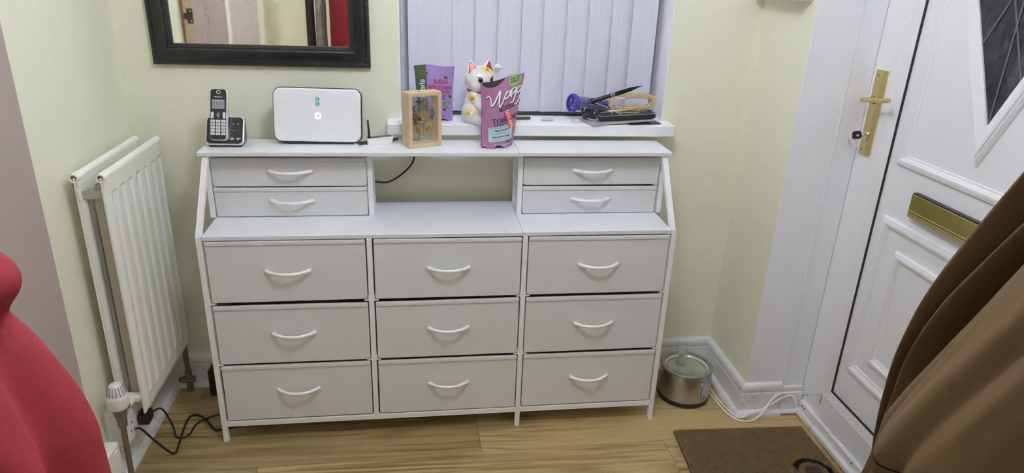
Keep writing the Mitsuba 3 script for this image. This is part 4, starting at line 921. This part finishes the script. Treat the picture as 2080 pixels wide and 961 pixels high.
for s in (-1, 1):
    e_ = m3.Manifold.batch_hull([m3.Manifold.sphere(r, 14).translate(C3(s * x, y, z)) for x, y, z, r in ((0.0205, -0.0150, 0.181, 0.0042), (0.0400, -0.0115, 0.167, 0.0036), (0.0335, -0.0035, 0.2010, 0.0020))])
    part(ct, 'ear_lining', man_mesh(e_), 'm_red', label='red ear lining')
    ey = trimesh.creation.icosphere(subdivisions=3, radius=1.0); ey.apply_scale([0.0080, 0.0040, 0.0078]); ey.apply_transform(trimesh.transformations.rotation_matrix(s * 0.42 + CR, [0, 0, 1])); ey.apply_translation(C3(s * 0.0195, -0.0455, 0.147))
    part(ct, 'eye', ey, 'm_eye', smooth=True, label='black eye')
    for k in range(3): part(ct, 'lash', tube([C3(s * (0.018 + 0.003 * k), -0.0485 + 0.0012 * k, 0.1550), C3(s * (0.024 + 0.004 * k), -0.0445 + 0.001 * k, 0.1610 - 0.001 * k)], 0.0005, 5), 'm_eye')
cl = [C3(0.0335 * math.cos(t), 0.0015 + 0.0325 * math.sin(t), 0.1065 + 0.002 * math.sin(t)) for t in np.linspace(0, 2 * PI, 49)[:-1]]
co_ = part(ct, 'collar', tube(cl, 0.0052, 10, closed=True), 'm_red', smooth=40, label='red collar')
for t in np.linspace(0, 2 * PI, 25)[:-1]:
    part(co_, 'dot', trimesh.creation.icosphere(subdivisions=1, radius=0.0013).apply_translation(C3(0.0386 * math.cos(t), 0.0015 + 0.0376 * math.sin(t), 0.1065 + 0.002 * math.sin(t))), 'm_white')

# ---- things on the right of the sill
one('sill_cable', tube([(0.60, 0.060, ZS + 0.005), (0.70, 0.066, ZS + 0.005), (0.80, 0.064, ZS + 0.005), (0.92, 0.066, ZS + 0.005), (1.02, 0.068, ZS + 0.005), (1.10, 0.066, ZS + 0.005), (1.20, 0.062, ZS + 0.005)], 0.0045, 10, 8), 'm_black', 'thick black lead lying along the foot of the blind', 'cable')
one('pocket_knife', put(slab(0.075, 0.011, 0.009, 0.004, 0.002), basis((0.956, -0.006, ZS + 0.0003), (1, 0.15, 0), (-0.15, 1, 0))), mat('m_darkgrey', (0.06, 0.06, 0.065), 0.5), 'slim dark grey folded pocket knife on the sill beside the pink bag', 'knife')
mat('m_shell', (0.55, 0.52, 0.44), 0.6)
one('pebble', put(slab(0.042, 0.020, 0.007, 0.0095, 0.003), basis((1.047, -0.016, ZS + 0.0003), (1, 0.1, 0), (-0.1, 1, 0))), 'm_shell', 'flat oval cream pebble on the sill', 'pebble')
sh = trimesh.creation.icosphere(subdivisions=3, radius=1.0); v_ = np.array(sh.vertices); a_ = np.arctan2(v_[:, 1], v_[:, 0])
v_ = v_ * np.column_stack([0.021 * (1 + 0.08 * np.cos(9 * a_)), 0.012 * (1 + 0.08 * np.cos(9 * a_)), np.full(len(v_), 0.012)]); v_[:, 2] = np.maximum(v_[:, 2] * (1 - 0.3 * np.hypot(v_[:, 0], v_[:, 1]) / 0.02), 0.0)
one('sea_shell', trimesh.Trimesh(v_ + [1.143, -0.036, ZS + 0.0003], sh.faces, process=False), 'm_shell', 'small pointed cream shell on the sill before the purple filter', 'shell', smooth=True)
mat('m_tablet', (0.50, 0.50, 0.49), 0.3, 0.5); mat('m_slateblack', (0.015, 0.015, 0.017), 0.25)
TBX = np.array([0.2274, 0.0456, 0]) / np.linalg.norm([0.2274, 0.0456, 0])
tbm = basis((1.279, -0.012, ZS - 0.0008), TBX + np.array([0, 0, 0.032]), (-TBX[1], TBX[0], 0.0))
one('tablet', put(slab(0.115, 0.085, 0.0032, 0.004, 0.001), basis((1.362, -0.026, ZS + 0.0003), (1, 0.17, 0), (-0.17, 1, 0))), 'm_slateblack', 'thin black tablet sticking out under the grey tablet, lowest of the heap', 'tablet')
k = one('tablet', put(slab(0.226, 0.118, 0.0075, 0.004, 0.001, 0.0055), tbm @ np.array([[1, 0, 0, 0], [0, 1, 0, -0.003], [0, 0, 1, 0], [0, 0, 0, 1.0]])), 'm_tablet', 'grey tablet lying on the sill under the black rounded tablet', 'tablet')
t2 = thing('tablet', 'black rounded tablet lying on the grey tablet', 'tablet')
tm2 = basis((1.305, -0.022, ZS + 0.0168), (1, 0.10, 0.04), (-0.10, 1, 0.04))
part(t2, 'case', put(slab(0.200, 0.085, 0.016, 0.012, 0.003), tm2), 'm_slateblack', smooth=35)
part(t2, 'rim', put(ring_frame(list(map(tuple, rrect(0.199, 0.084, 0.012))), [(0, 0), (0.0, 0.001), (0.0012, 0.001), (0.0012, 0)], lambda a, b, h: (a, b, 0.0156 + h)), tm2), 'm_silver', smooth=False)
# solar panel box of the fairy lights and its stake
sp = thing('solar_panel', 'small black solar panel box lying in front of the purple filter', 'solar panel')
part(sp, 'case', put(slab(0.056, 0.044, 0.016, 0.005, 0.002), basis((1.188, -0.030, ZS + 0.0185), (1, 0.02, 0.0), (0, 0.95, 0.31))), 'm_slateblack', smooth=30)
part(sp, 'cell', put(slab(0.048, 0.036, 0.0008, 0.002, 0.0002, 0.016), basis((1.188, -0.030, ZS + 0.0185), (1, 0.02, 0.0), (0, 0.95, 0.31))), mat('m_cell', (0.02, 0.02, 0.03), 0.15), smooth=30)
st = thing('garden_stake', 'black pointed plastic stake sticking out to the right over the heap', 'stake')
S0, S1 = np.array([1.196, -0.008, 1.0335]), np.array([1.362, -0.012, 1.0885])
dS = (S1 - S0) / np.linalg.norm(S1 - S0)
part(st, 'tube', tube([S0, S0 + dS * 0.085], 0.0066, 14), 'm_slateblack', smooth=40)
part(st, 'collar', tube([S0 - dS * 0.004, S0 + dS * 0.010], 0.0088, 14), 'm_black', smooth=40)
nS = np.cross(dS, [0, 1, 0]); nS /= np.linalg.norm(nS)
for nn in (nS, np.array([0, 1.0, 0])):
    w_ = np.cross(dS, nn); w_ /= np.linalg.norm(w_)
    a0, a1, a2 = S0 + dS * 0.08, S0 + dS * 0.135, S1
    pts = [a0 + nn * 0.0068, a1 + nn * 0.0062, a2, a1 - nn * 0.0062, a0 - nn * 0.0068]
    part(st, 'fin', trimesh.convex.convex_hull(np.array([p + s * w_ * 0.0012 for p in pts for s in (-1, 1)])), 'm_slateblack', smooth=False)
# purple filter
mat('m_purple', (0.060, 0.042, 0.36), 0.35); mat('m_mesh', (0.045, 0.03, 0.16), 0.5); mat('m_net', (0.50, 0.50, 0.62), 0.5)
pu = thing('vacuum_filter', 'purple cylindrical vacuum filter lying by the blind', 'filter')
UM = basis((1.155, 0.020, 1.0305), (-0.36, -0.93, 0.06), (0, 0, 1))           # local x along the axis towards the viewer
ux = np.array([0.87, 0.38, -0.13]); ux /= np.linalg.norm(ux)
E0 = np.array([1.128, -0.018, ZS + 0.0600]); FIL = 0.142
UMx = basis(E0, np.cross(ux, [0, 0, 1]), np.cross(-ux, np.cross(ux, [0, 0, 1])))   # z = axis pointing away from the body
def ua(me): return put(me, UMx)
zdir = UMx[:3, 2]
def lz(prof): return ua(lathe(prof, m=40))
part(pu, 'mesh_body', lz([(0, -0.004), (0.0225, -0.004), (0.0205, -0.05), (0.0175, -FIL), (0, -FIL)]), 'm_mesh', smooth=35, label='dark mesh body')
RG = [(0.0205, -0.012), (0.0262, -0.012), (0.0272, -0.006), (0.0272, 0.002), (0.0262, 0.006), (0.0215, 0.006), (0.0205, 0.002), (0.0205, -0.012)]
part(pu, 'ring', ua(ring_frame([(0.0275 * math.cos(t), 0.0305 * math.sin(t)) for t in np.linspace(0, 2 * PI, 37)[:-1]], [(0, -0.006), (0, 0.004), (0.0015, 0.006), (0.0065, 0.006), (0.0075, 0.002), (0.0075, -0.006)], lambda a, b, h: (a, b, h))), 'm_purple', smooth=40, label='bright purple end ring')
for k_ in range(3):
    t = PI / 2 + k_ * 2 * PI / 3
    part(pu, 'spoke', ua(box((-0.0028, 0, 0), (0.0028, 0.023, 0.005), 0.001).apply_transform(trimesh.transformations.rotation_matrix(t - PI / 2, [0, 0, 1]))), 'm_purple', smooth=False)
part(pu, 'hub', ua(cyl((0, 0, -0.002), (0, 0, 0.0055), 0.006, 20)), 'm_purple')
part(pu, 'filling', ua(cyl((0, 0, -0.0045), (0, 0, -0.0025), 0.0205, 30)), mat('m_greyfoam', (0.30, 0.28, 0.28), 0.8), label='grey filter felt')
for k_ in range(20):
    for sg_ in (-1, 1):
        pts = [((0.0228 - 0.0333 * s_ * 0.15) * math.cos(2 * PI * k_ / 20 + sg_ * s_ * 2.4), (0.0228 - 0.0333 * s_ * 0.15) * math.sin(2 * PI * k_ / 20 + sg_ * s_ * 2.4), -0.014 - s_ * 0.13) for s_ in np.linspace(0, 1, 26)]
        part(pu, 'net_thread', ua(tube(pts, 0.0004, 4)), 'm_net')
for t in (0.3, 1.6, 3.0, 4.6): part(pu, 'rib', ua(tube([(0.0228 * math.cos(t), 0.0228 * math.sin(t), -0.01), (0.0182 * math.cos(t), 0.0182 * math.sin(t), -FIL)], 0.0012, 6)), 'm_purple')
part(pu, 'end_cap', lz([(0, -FIL - 0.006), (0.0195, -FIL - 0.006), (0.0205, -FIL + 0.004), (0, -FIL + 0.004)]), 'm_purple', smooth=35)
# gold wire fairy lights
mat('m_gold', (0.70, 0.55, 0.31), 0.4, 0.3); mat('m_palegold', (0.72, 0.62, 0.42), 0.4, 0.3); mat('m_cord', (0.66, 0.64, 0.61), 0.45); mat('m_bead', (0.85, 0.82, 0.70), 0.25)
fg = thing('fairy_lights', 'coiled gold wire fairy lights lying on the tablets', 'fairy lights')
rg = random.Random(12)
LC = np.array([1.332, -0.012, 1.034])
def loop(k_):
    A_, B_ = 0.074 + rg.uniform(-0.009, 0.006), 0.0215 + rg.uniform(-0.006, 0.005); ph = rg.uniform(0, 2 * PI); tz, ty = rg.uniform(-0.003, 0.003), rg.uniform(-0.012, 0.012)
    pts = []
    for t in np.linspace(0, 2 * PI, 44)[:-1]:
        x = A_ * np.sign(math.cos(t)) * abs(math.cos(t)) ** 0.8; z = B_ * np.sign(math.sin(t)) * abs(math.sin(t)) ** 0.7
        w_ = 0.0034 * math.sin(7 * t + ph) + 0.0022 * math.sin(13 * t + 2 * ph)
        pts.append(LC + np.array([x + w_, ty + 0.004 * math.sin(3 * t + ph), z + tz + 0.05 * x + 0.0028 * math.sin(9 * t + ph)]))
    return pts
beads = []
for k_ in range(38):
    L_ = loop(k_); part(fg, 'wire', tube(L_, 0.00075, 5, closed=True), ('m_gold', 'm_palegold', 'm_gold')[k_ % 3])
    for j in (rg.randrange(44 - 1), rg.randrange(43)): beads.append(L_[j])
for b_ in beads: part(fg, 'bulb', trimesh.creation.icosphere(subdivisions=1, radius=0.0014).apply_translation(b_), 'm_bead')
for r_ in (0.0, 0.004): part(fg, 'cord', tube([LC + np.array([x, -0.024 - r_, z]) for x, z in ((0.02, -0.030 - r_), (-0.045, -0.029 - r_), (-0.073, -0.018), (-0.080 + r_, 0.0), (-0.070 + r_, 0.014 - r_), (-0.055, 0.018 - r_), (-0.035, 0.016))], 0.0014, 7, 8), 'm_cord')
part(fg, 'cord', tube([(1.258, -0.036, 1.004), (1.262, -0.050, 0.996), (1.275, -0.058, 0.990), (1.31, -0.062, 0.9885), (1.35, -0.056, 0.9875), (1.385, -0.046, 0.9890), (1.415, -0.034, 0.990)], 0.0011, 7, 8), 'm_cord')
part(fg, 'cord', tube([(1.205, -0.008, 1.026), (1.180, -0.014, 1.020), (1.166, -0.030, 1.006), (1.168, -0.045, 0.990), (1.185, -0.058, 0.984), (1.205, -0.060, 0.9835), (1.203, -0.050, 0.995), (1.197, -0.040, 1.004)], 0.0013, 7, 8), 'm_cord')
part(fg, 'cord', tube([(1.205, -0.010, 1.030), (1.235, -0.016, 1.020), (1.262, -0.020, 1.010)], 0.0011, 7, 8), 'm_cord')
for q in (0.0, 0.005, 0.010): part(fg, 'cord', tube([S0 + dS * (0.066 + q) + 0.0078 * (nS * math.cos(t) + np.array([0, 1.0, 0]) * math.sin(t)) for t in np.linspace(0, 2 * PI, 17)[:-1]], 0.0010, 6, closed=True), 'm_cord')
for i in range(7): part(fg, 'wire', tube([LC + np.array([-0.115 + 0.004 * i, -0.034 - 0.0015 * i, -0.0315 + 0.0016 * i]), LC + np.array([-0.085, -0.034, -0.0275 + 0.001 * i]), LC + np.array([-0.055, -0.030, -0.025 + 0.0006 * i]), LC + np.array([-0.02, -0.024, -0.021])], 0.0009, 5, 5), 'm_palegold')

# ================================================================= FLOOR THINGS
# pet water fountain
def steel(p, n, uv): return mi.Color3f(0.50, 0.495, 0.50) * (0.93 + 0.1 * noise(p.z * 900, 1.0, 2.0))
scene['m_steel'] = {'type': 'principled', 'base_color': proc(steel), 'roughness': 0.30, 'metallic': 1.0, 'anisotropic': 0.5}
FXc, FYc, FR = 1.574, -0.203, 0.0915
fo = thing('water_fountain', 'round stainless steel pet water fountain on the floor right of the dresser', 'pet fountain')
FO = (FXc, FYc, 0)
part(fo, 'base', lathe([(0, 0.0005), (FR - 0.004, 0.0005), (FR, 0.004), (FR, 0.017), (FR - 0.004, 0.019), (0, 0.019)], FO, 64), 'm_black', smooth=35, label='black base')
part(fo, 'bowl', lathe([(FR - 0.001, 0.019), (FR - 0.001, 0.124), (FR - 0.0035, 0.124), (FR - 0.0035, 0.030), (0, 0.030), (0, 0.0195), (FR - 0.001, 0.019)], FO, 72), 'm_steel', smooth=35)
part(fo, 'rim', lathe([(FR - 0.0005, 0.121), (FR + 0.001, 0.124), (FR + 0.0005, 0.129), (FR - 0.003, 0.131), (FR - 0.013, 0.1295), (FR - 0.015, 0.125), (FR - 0.013, 0.121), (FR - 0.0005, 0.121)], FO, 72), mat('m_grim', (0.30, 0.31, 0.28), 0.2, 0.6), smooth=35, label='grey plastic rim')
part(fo, 'tray', lathe([(FR - 0.014, 0.124), (FR - 0.018, 0.118), (FR - 0.024, 0.1145), (0.02, 0.108), (0, 0.108), (0, 0.105), (0.02, 0.105), (FR - 0.024, 0.111), (FR - 0.014, 0.119), (FR - 0.014, 0.124)], FO, 64), mat('m_tray', (0.66, 0.67, 0.56), 0.12), smooth=35, label='grey green drinking tray')
scene['m_water'] = {'type': 'dielectric', 'int_ior': 1.33}
part(fo, 'water', lathe([(0, 0.1165), (FR - 0.0195, 0.1165), (FR - 0.024, 0.1150), (0.02, 0.1088), (0, 0.1088)], FO, 64), 'm_water', smooth=35, label='clear water in the tray')
NX, NY = FXc - 0.012, FYc + 0.030
part(fo, 'spout', lathe([(0, 0.112), (0.013, 0.112), (0.015, 0.122), (0.0105, 0.136), (0.0095, 0.150), (0.015, 0.160), (0.0185, 0.169), (0.0185, 0.176), (0.014, 0.183), (0, 0.184)], (NX, NY, 0), 36), 'm_clear', smooth=40, label='clear plastic spout')
part(fo, 'water_stream', tube([(NX + 0.002, NY - 0.014, 0.160), (NX + 0.003, NY - 0.030, 0.150), (NX + 0.004, NY - 0.040, 0.130), (NX + 0.004, NY - 0.043, 0.117)], [0.003, 0.0028, 0.0025, 0.004], 10, 0), 'm_water', smooth=40)
wa = math.radians(-72)
wx, wy = FXc + (FR - 0.0005) * math.cos(wa), FYc + (FR - 0.0005) * math.sin(wa)
WM = basis((wx, wy, 0.066), (-math.sin(wa), math.cos(wa), 0), (0, 0, 1))
part(fo, 'level_window', put(slab(0.012, 0.052, 0.0012, 0.003, 0.0004), WM), mat('m_lvlrim', (0.50, 0.50, 0.52), 0.3), label='pale water level window')
part(fo, 'level_strip', put(slab(0.0065, 0.046, 0.0006, 0.002, 0.0002, 0.0011), WM), mat('m_lvl', (0.10, 0.10, 0.20), 0.2), label='dark blue strip')
part(fo, 'mark', put(slab(0.022, 0.0022, 0.0005, 0.0008, 0.0001), basis((wx - 0.001, wy, 0.106), (-math.sin(wa), math.cos(wa), 0), (0, 0, 1))), 'm_black')
fc = thing('fountain_cable', 'white flat lead looping from the fountain along the skirting', 'cable')
part(fc, 'lead', tube([(1.655, -0.150, 0.006), (1.685, -0.175, 0.004), (1.690, -0.240, 0.004), (1.700, -0.310, 0.004), (1.722, -0.362, 0.005), (1.76, -0.362, 0.022), (1.80, -0.358, 0.033), (1.84, -0.352, 0.050), (1.868, -0.348, 0.066), (1.90, -0.344, 0.075), (1.925, -0.343, 0.066), (1.937, -0.345, 0.030)], 0.0030, 8, 8), 'm_handle')
part(fc, 'lead', tube([(1.655, -0.144, 0.006), (1.672, -0.180, 0.004), (1.679, -0.255, 0.004), (1.690, -0.330, 0.004), (1.716, -0.376, 0.004), (1.762, -0.381, 0.006), (1.80, -0.370, 0.030), (1.83, -0.353, 0.060), (1.855, -0.348, 0.083), (1.885, -0.344, 0.086), (1.915, -0.343, 0.070), (1.934, -0.345, 0.035)], 0.0030, 8, 8), 'm_handle')

# coir door mat
def coir(p, n, uv):
    s = fbm(p.x * 60, p.y * 60, p.z * 30, 4); q = noise(p.x * 420, p.y * 420, p.z * 200)
    c = mix((0.25, 0.16, 0.075), (0.55, 0.38, 0.19), dr.clip(0.75 * s + 0.35 * q - 0.1, 0, 1))
    dx, dy = p.x - 1.834, p.y + 0.656
    rr_ = dr.sqrt(dx * dx + dy * dy)
    w_ = 0.006 * (noise(p.x * 160, p.y * 160) - 0.5)
    ringm = smoothstep(0.0105, 0.0070, dr.abs(rr_ - 0.054 + w_)) * smoothstep(-0.052, -0.040, dx + 0.2 * dy + 0.0) * smoothstep(-0.030, -0.018, dy + 0.7 * dr.maximum(dx, 0) + 0.02)
    heart = smoothstep(0.034, 0.024, rr_ + w_)
    c = mix(c, (0.10, 0.045, 0.085), 0.75 * heart)
    return mix(c, (0.012, 0.011, 0.012), ringm)
mat('m_coir', proc(coir), 0.95, two=True)
dmx = [(1.4635, -0.418), (1.913, -0.432), (1.913, -1.10), (1.415, -1.10)]
dmat = thing('door_mat', 'brown coir door mat printed with a dark curl, in front of the front door', 'door mat')
mp = sg.Polygon(dmx)
bm = trimesh.creation.extrude_polygon(mp, 0.008, engine='earcut'); bm.apply_translation([0, 0, 0.0006])
part(dmat, 'backing', bm, mat('m_matback', (0.05, 0.035, 0.02), 0.9), smooth=False)
rm = np.random.default_rng(4)
NF = 150000
uu = rm.random(NF); vv = rm.random(NF) ** 1.0 * 0.62
q0, q1, q2, q3 = [np.array(x) for x in dmx]
px = (q0[None] * (1 - uu[:, None]) + q1[None] * uu[:, None]) * (1 - vv[:, None]) + (q3[None] * (1 - uu[:, None]) + q2[None] * uu[:, None]) * vv[:, None]
hgt = 0.0060 + 0.0030 * rm.random(NF) + 0.002 * (meshkit.noise(np.column_stack([px * 90, np.zeros(NF)])) - 0.5)
an = rm.random(NF) * 2 * PI; le = rm.normal(0, 0.0022, (NF, 2)); hw = 0.00055
b0 = np.column_stack([px, np.full(NF, 0.0075)]); sd_ = np.column_stack([np.cos(an) * hw, np.sin(an) * hw, np.zeros(NF)]); tp = b0 + np.column_stack([le, hgt])
fv = np.stack([b0 - sd_, b0 + sd_, tp], 1).reshape(-1, 3); ff = np.arange(3 * NF).reshape(-1, 3)
part(dmat, 'coir_pile', trimesh.Trimesh(fv, ff, process=False), 'm_coir', smooth=False, kind='stuff')

# meter box high on the return wall
mb = thing('chime_box', 'white box high on the return wall, only its underside in view', 'box')
part(mb, 'case', box((1.689, -0.300, 1.3795), (XR - 0.0005, -0.035, 1.62), 0.004), 'm_upvc')
part(mb, 'slot', box((1.688, -0.20, 1.40), (1.6895, -0.08, 1.41)), 'm_darkgrey', smooth=False)

# ================================================================= COATS
def cloth(name_c, weave=700):
    return lambda p, n, uv: mi.Color3f(*name_c) * (0.90 + 0.2 * noise(p.x * weave, p.y * weave, p.z * weave))
def grp(v, pts):
    z, x = zip(*pts); return np.interp(v, z, x)
# red coat on the end of the left back wall
mat('m_redcoat', proc(cloth((0.235, 0.014, 0.020), 500)), 0.85, sheen=0.08)
def tubecoat(prof, nz=150, na=160, seed=0, folds=(), fine=0.004, sm=None, creases=()):
    """prof: rows (z, cx, cy, rx, ry); folds: (k, phase, amp, twist)."""
    pr = np.array(sorted(prof)); zs = np.linspace(pr[0, 0], pr[-1, 0], nz); A = np.linspace(0, 2 * PI, na, endpoint=False)
    cx, cy, rx, ry = [np.interp(zs, pr[:, 0], pr[:, i]) for i in (1, 2, 3, 4)]
    from scipy.ndimage import gaussian_filter1d
    cx, cy, rx, ry = [gaussian_filter1d(q, sm or nz / 45, mode='nearest') for q in (cx, cy, rx, ry)]
    Z, AA = np.meshgrid(zs, A, indexing='ij')
    amp = np.zeros_like(Z)
    t = (pr[-1, 0] - Z) / (pr[-1, 0] - pr[0, 0])
    for k, ph, am, tw in folds:
        amp += am * (0.25 + 0.75 * t) * np.sin(k * AA + ph + tw * Z + 0.5 * np.sin(2.3 * Z + ph))
    for a0, tw, wd, dp in creases:
        q = (AA - (a0 + tw * (Z - 1.1)) + PI) % (2 * PI) - PI
        amp -= dp * np.exp(-(q / wd) ** 2) - 0.45 * dp * np.exp(-((np.abs(q) - 2.1 * wd) / wd) ** 2)
    amp += fine * 2 * (meshkit.fbm(np.stack([np.cos(AA) * 2.2 + seed, np.sin(AA) * 2.2, Z * 5], -1), 3, seed) - 0.5)
    s = 1 + amp / np.maximum(np.hypot(rx, ry)[:, None], 0.02) * 1.0
    X = cx[:, None] + rx[:, None] * np.cos(AA) * s; Y = cy[:, None] + ry[:, None] * np.sin(AA) * s
    P = np.stack([X, Y, Z], -1).reshape(-1, 3); f = []
    i, j = np.meshgrid(np.arange(nz - 1), np.arange(na), indexing='ij'); j2 = (j + 1) % na
    a, b, c, d = (i * na + j).ravel(), (i * na + j2).ravel(), ((i + 1) * na + j2).ravel(), ((i + 1) * na + j).ravel()
    f = np.vstack([np.stack([a, b, c], 1), np.stack([a, c, d], 1)])
    P = np.vstack([P, [[cx[0], cy[0], zs[0] + 0.01], [cx[-1], cy[-1], zs[-1]]]]); n0, n1 = len(P) - 2, len(P) - 1
    j = np.arange(na); j2 = (j + 1) % na
    f = np.vstack([f, np.stack([np.full(na, n0), j2, j], 1), np.stack([np.full(na, n1), (nz - 1) * na + j, (nz - 1) * na + j2], 1)])
    return trimesh.Trimesh(P, f, process=False)
def coat_stand(x, y, label, hooks):
    k = thing('coat_stand', label, 'coat stand', 'coat stands')
    part(k, 'base', lathe([(0, 0.0005), (0.15, 0.0005), (0.15, 0.012), (0.03, 0.03), (0, 0.03)], (x, y, 0), 40), 'm_black', smooth=30)
    part(k, 'pole', cyl((x, y, 0.02), (x, y, 1.84), 0.014, 20), 'm_black')
    part(k, 'finial', trimesh.creation.icosphere(subdivisions=2, radius=0.024).apply_translation((x, y, 1.85)), 'm_black', smooth=True)
    for hx, hy, hz in hooks:
        part(k, 'arm', tube([(x, y, hz - 0.06), (0.5 * (x + hx), 0.5 * (y + hy), hz - 0.03), (hx, hy, hz), (hx, hy + 0.02, hz + 0.035)], 0.005, 10, 6), 'm_black')
rc = thing('coat', 'bright red coat hanging at the near left edge', 'coat', None)
RCR = [(1.72, 0.25), (1.62, 0.28), (1.45, 0.31), (1.30, 0.318), (1.268, 0.336), (1.255, 0.364), (1.243, 0.380), (1.226, 0.378), (1.214, 0.360), (1.207, 0.360), (1.198, 0.374), (1.180, 0.384), (1.152, 0.398), (1.126, 0.408), (1.08, 0.410), (1.0, 0.413), (0.6, 0.42), (0.55, 0.42)]
RCR = [(z, r - 0.011) for z, r in RCR]
RCB = [(z, 0.5 * (r + (0.145 if z < 1.6 else 0.19)), -1.82 if z < 1.3 else -1.85, 0.5 * (r - (0.145 if z < 1.6 else 0.19)), 0.09 if z < 1.3 else (0.05 if z < 1.6 else 0.03)) for z, r in RCR]
part(rc, 'body', tubecoat(RCB, nz=420, na=200, seed=3, folds=((3, 0.4, 0.004, 5.0), (2, 0.3, 0.003, 9.0)), sm=2.5, fine=0.006, creases=((6.05, 3.0, 0.16, 0.016), (5.55, -2.2, 0.14, 0.016), (0.28, 5.0, 0.10, 0.007), (5.1, 1.0, 0.14, 0.014))), 'm_redcoat', smooth=True)

def tweed(p, n, uv):
    q = noise(p.x * 260, p.y * 260, p.z * 260); return mix((0.17, 0.155, 0.145), (0.42, 0.39, 0.37), smoothstep(0.35, 0.65, q))
mat('m_tweed', proc(tweed), 0.9); 
def darktweed(p, n, uv):
    q = noise(p.x * 300, p.y * 300, p.z * 220); return mix((0.022, 0.021, 0.024), (0.16, 0.155, 0.155), smoothstep(0.62, 0.85, q))
mat('m_darktweed', proc(darktweed), 0.9)
gc = thing('coat', 'grey tweed coat hanging beside the red coat, seen in the mirror', 'coat')
part(gc, 'body', tubecoat([(1.72, 0.093, -1.92, 0.02, 0.012), (1.5, 0.092, -1.885, 0.028, 0.035), (1.0, 0.090, -1.875, 0.030, 0.045), (0.7, 0.09, -1.875, 0.032, 0.045)], nz=60, na=64, seed=5, folds=((3, 0, 0.003, 1),)), 'm_tweed', smooth=True)
sc = thing('scarf', 'dark flecked woollen scarf hanging left of the grey coat, seen in the mirror', 'scarf')
part(sc, 'body', tubecoat([(1.72, 0.030, -1.925, 0.015, 0.01), (1.4, 0.032, -1.905, 0.022, 0.02), (0.9, 0.030, -1.905, 0.023, 0.022)], nz=60, na=48, seed=6, folds=((3, 1, 0.004, 3),)), 'm_darktweed', smooth=True)
# brown coat at the right
mat('m_browncoat', proc(cloth((0.086, 0.046, 0.0145), 900)), 0.85, sheen=0.2)
bc = thing('coat', 'brown canvas coat hanging at the near right edge before the front door', 'coat')
BCP = [(1.75, 1.62, -1.84, 0.05, 0.03), (1.66, 1.61, -1.80, 0.17, 0.06), (1.45, 1.58, -1.74, 0.30, 0.09), (1.27, 1.555, -1.70, 0.340, 0.11), (1.14, 1.54, -1.69, 0.358, 0.12), (0.93, 1.53, -1.68, 0.377, 0.13), (0.80, 1.53, -1.67, 0.383, 0.13), (0.5, 1.53, -1.67, 0.385, 0.13)]
part(bc, 'body', tubecoat(BCP, nz=260, na=480, seed=9, folds=((4, 1.0, 0.010, 1.0),), fine=0.010,
     creases=((2.72, -0.25, 0.075, 0.040), (3.02, 0.45, 0.06, 0.045), (3.30, -0.3, 0.08, 0.05), (3.60, 0.35, 0.06, 0.04), (2.40, 0.2, 0.05, 0.018), (3.9, 0.1, 0.08, 0.04), (4.3, 0, 0.08, 0.04))), 'm_browncoat', smooth=True)
SLV = [(1.50, 1.36, -1.86, 0.085, 0.06), (1.30, 1.205, -1.845, 0.085, 0.06), (1.20, 1.145, -1.84, 0.082, 0.06), (1.12, 1.105, -1.835, 0.085, 0.065), (1.085, 1.092, -1.835, 0.088, 0.066), (1.075, 1.09, -1.835, 0.080, 0.058)]
part(bc, 'sleeve', tubecoat(SLV, nz=160, na=160, seed=12, folds=((3, 0.5, 0.004, 14.0),), fine=0.008, creases=((3.3, 1.5, 0.14, 0.014), (2.6, -1.0, 0.1, 0.010), (4.1, 1.2, 0.12, 0.012))), 'm_browncoat', smooth=True)
coat_stand(0.17, -2.01, 'black coat stand carrying the red coat, the grey coat and the scarf', [(0.215, -1.875, 1.735), (0.093, -1.92, 1.735), (0.030, -1.925, 1.735)])
coat_stand(1.68, -2.12, 'black coat stand carrying the brown coat', [(1.62, -1.84, 1.765)])
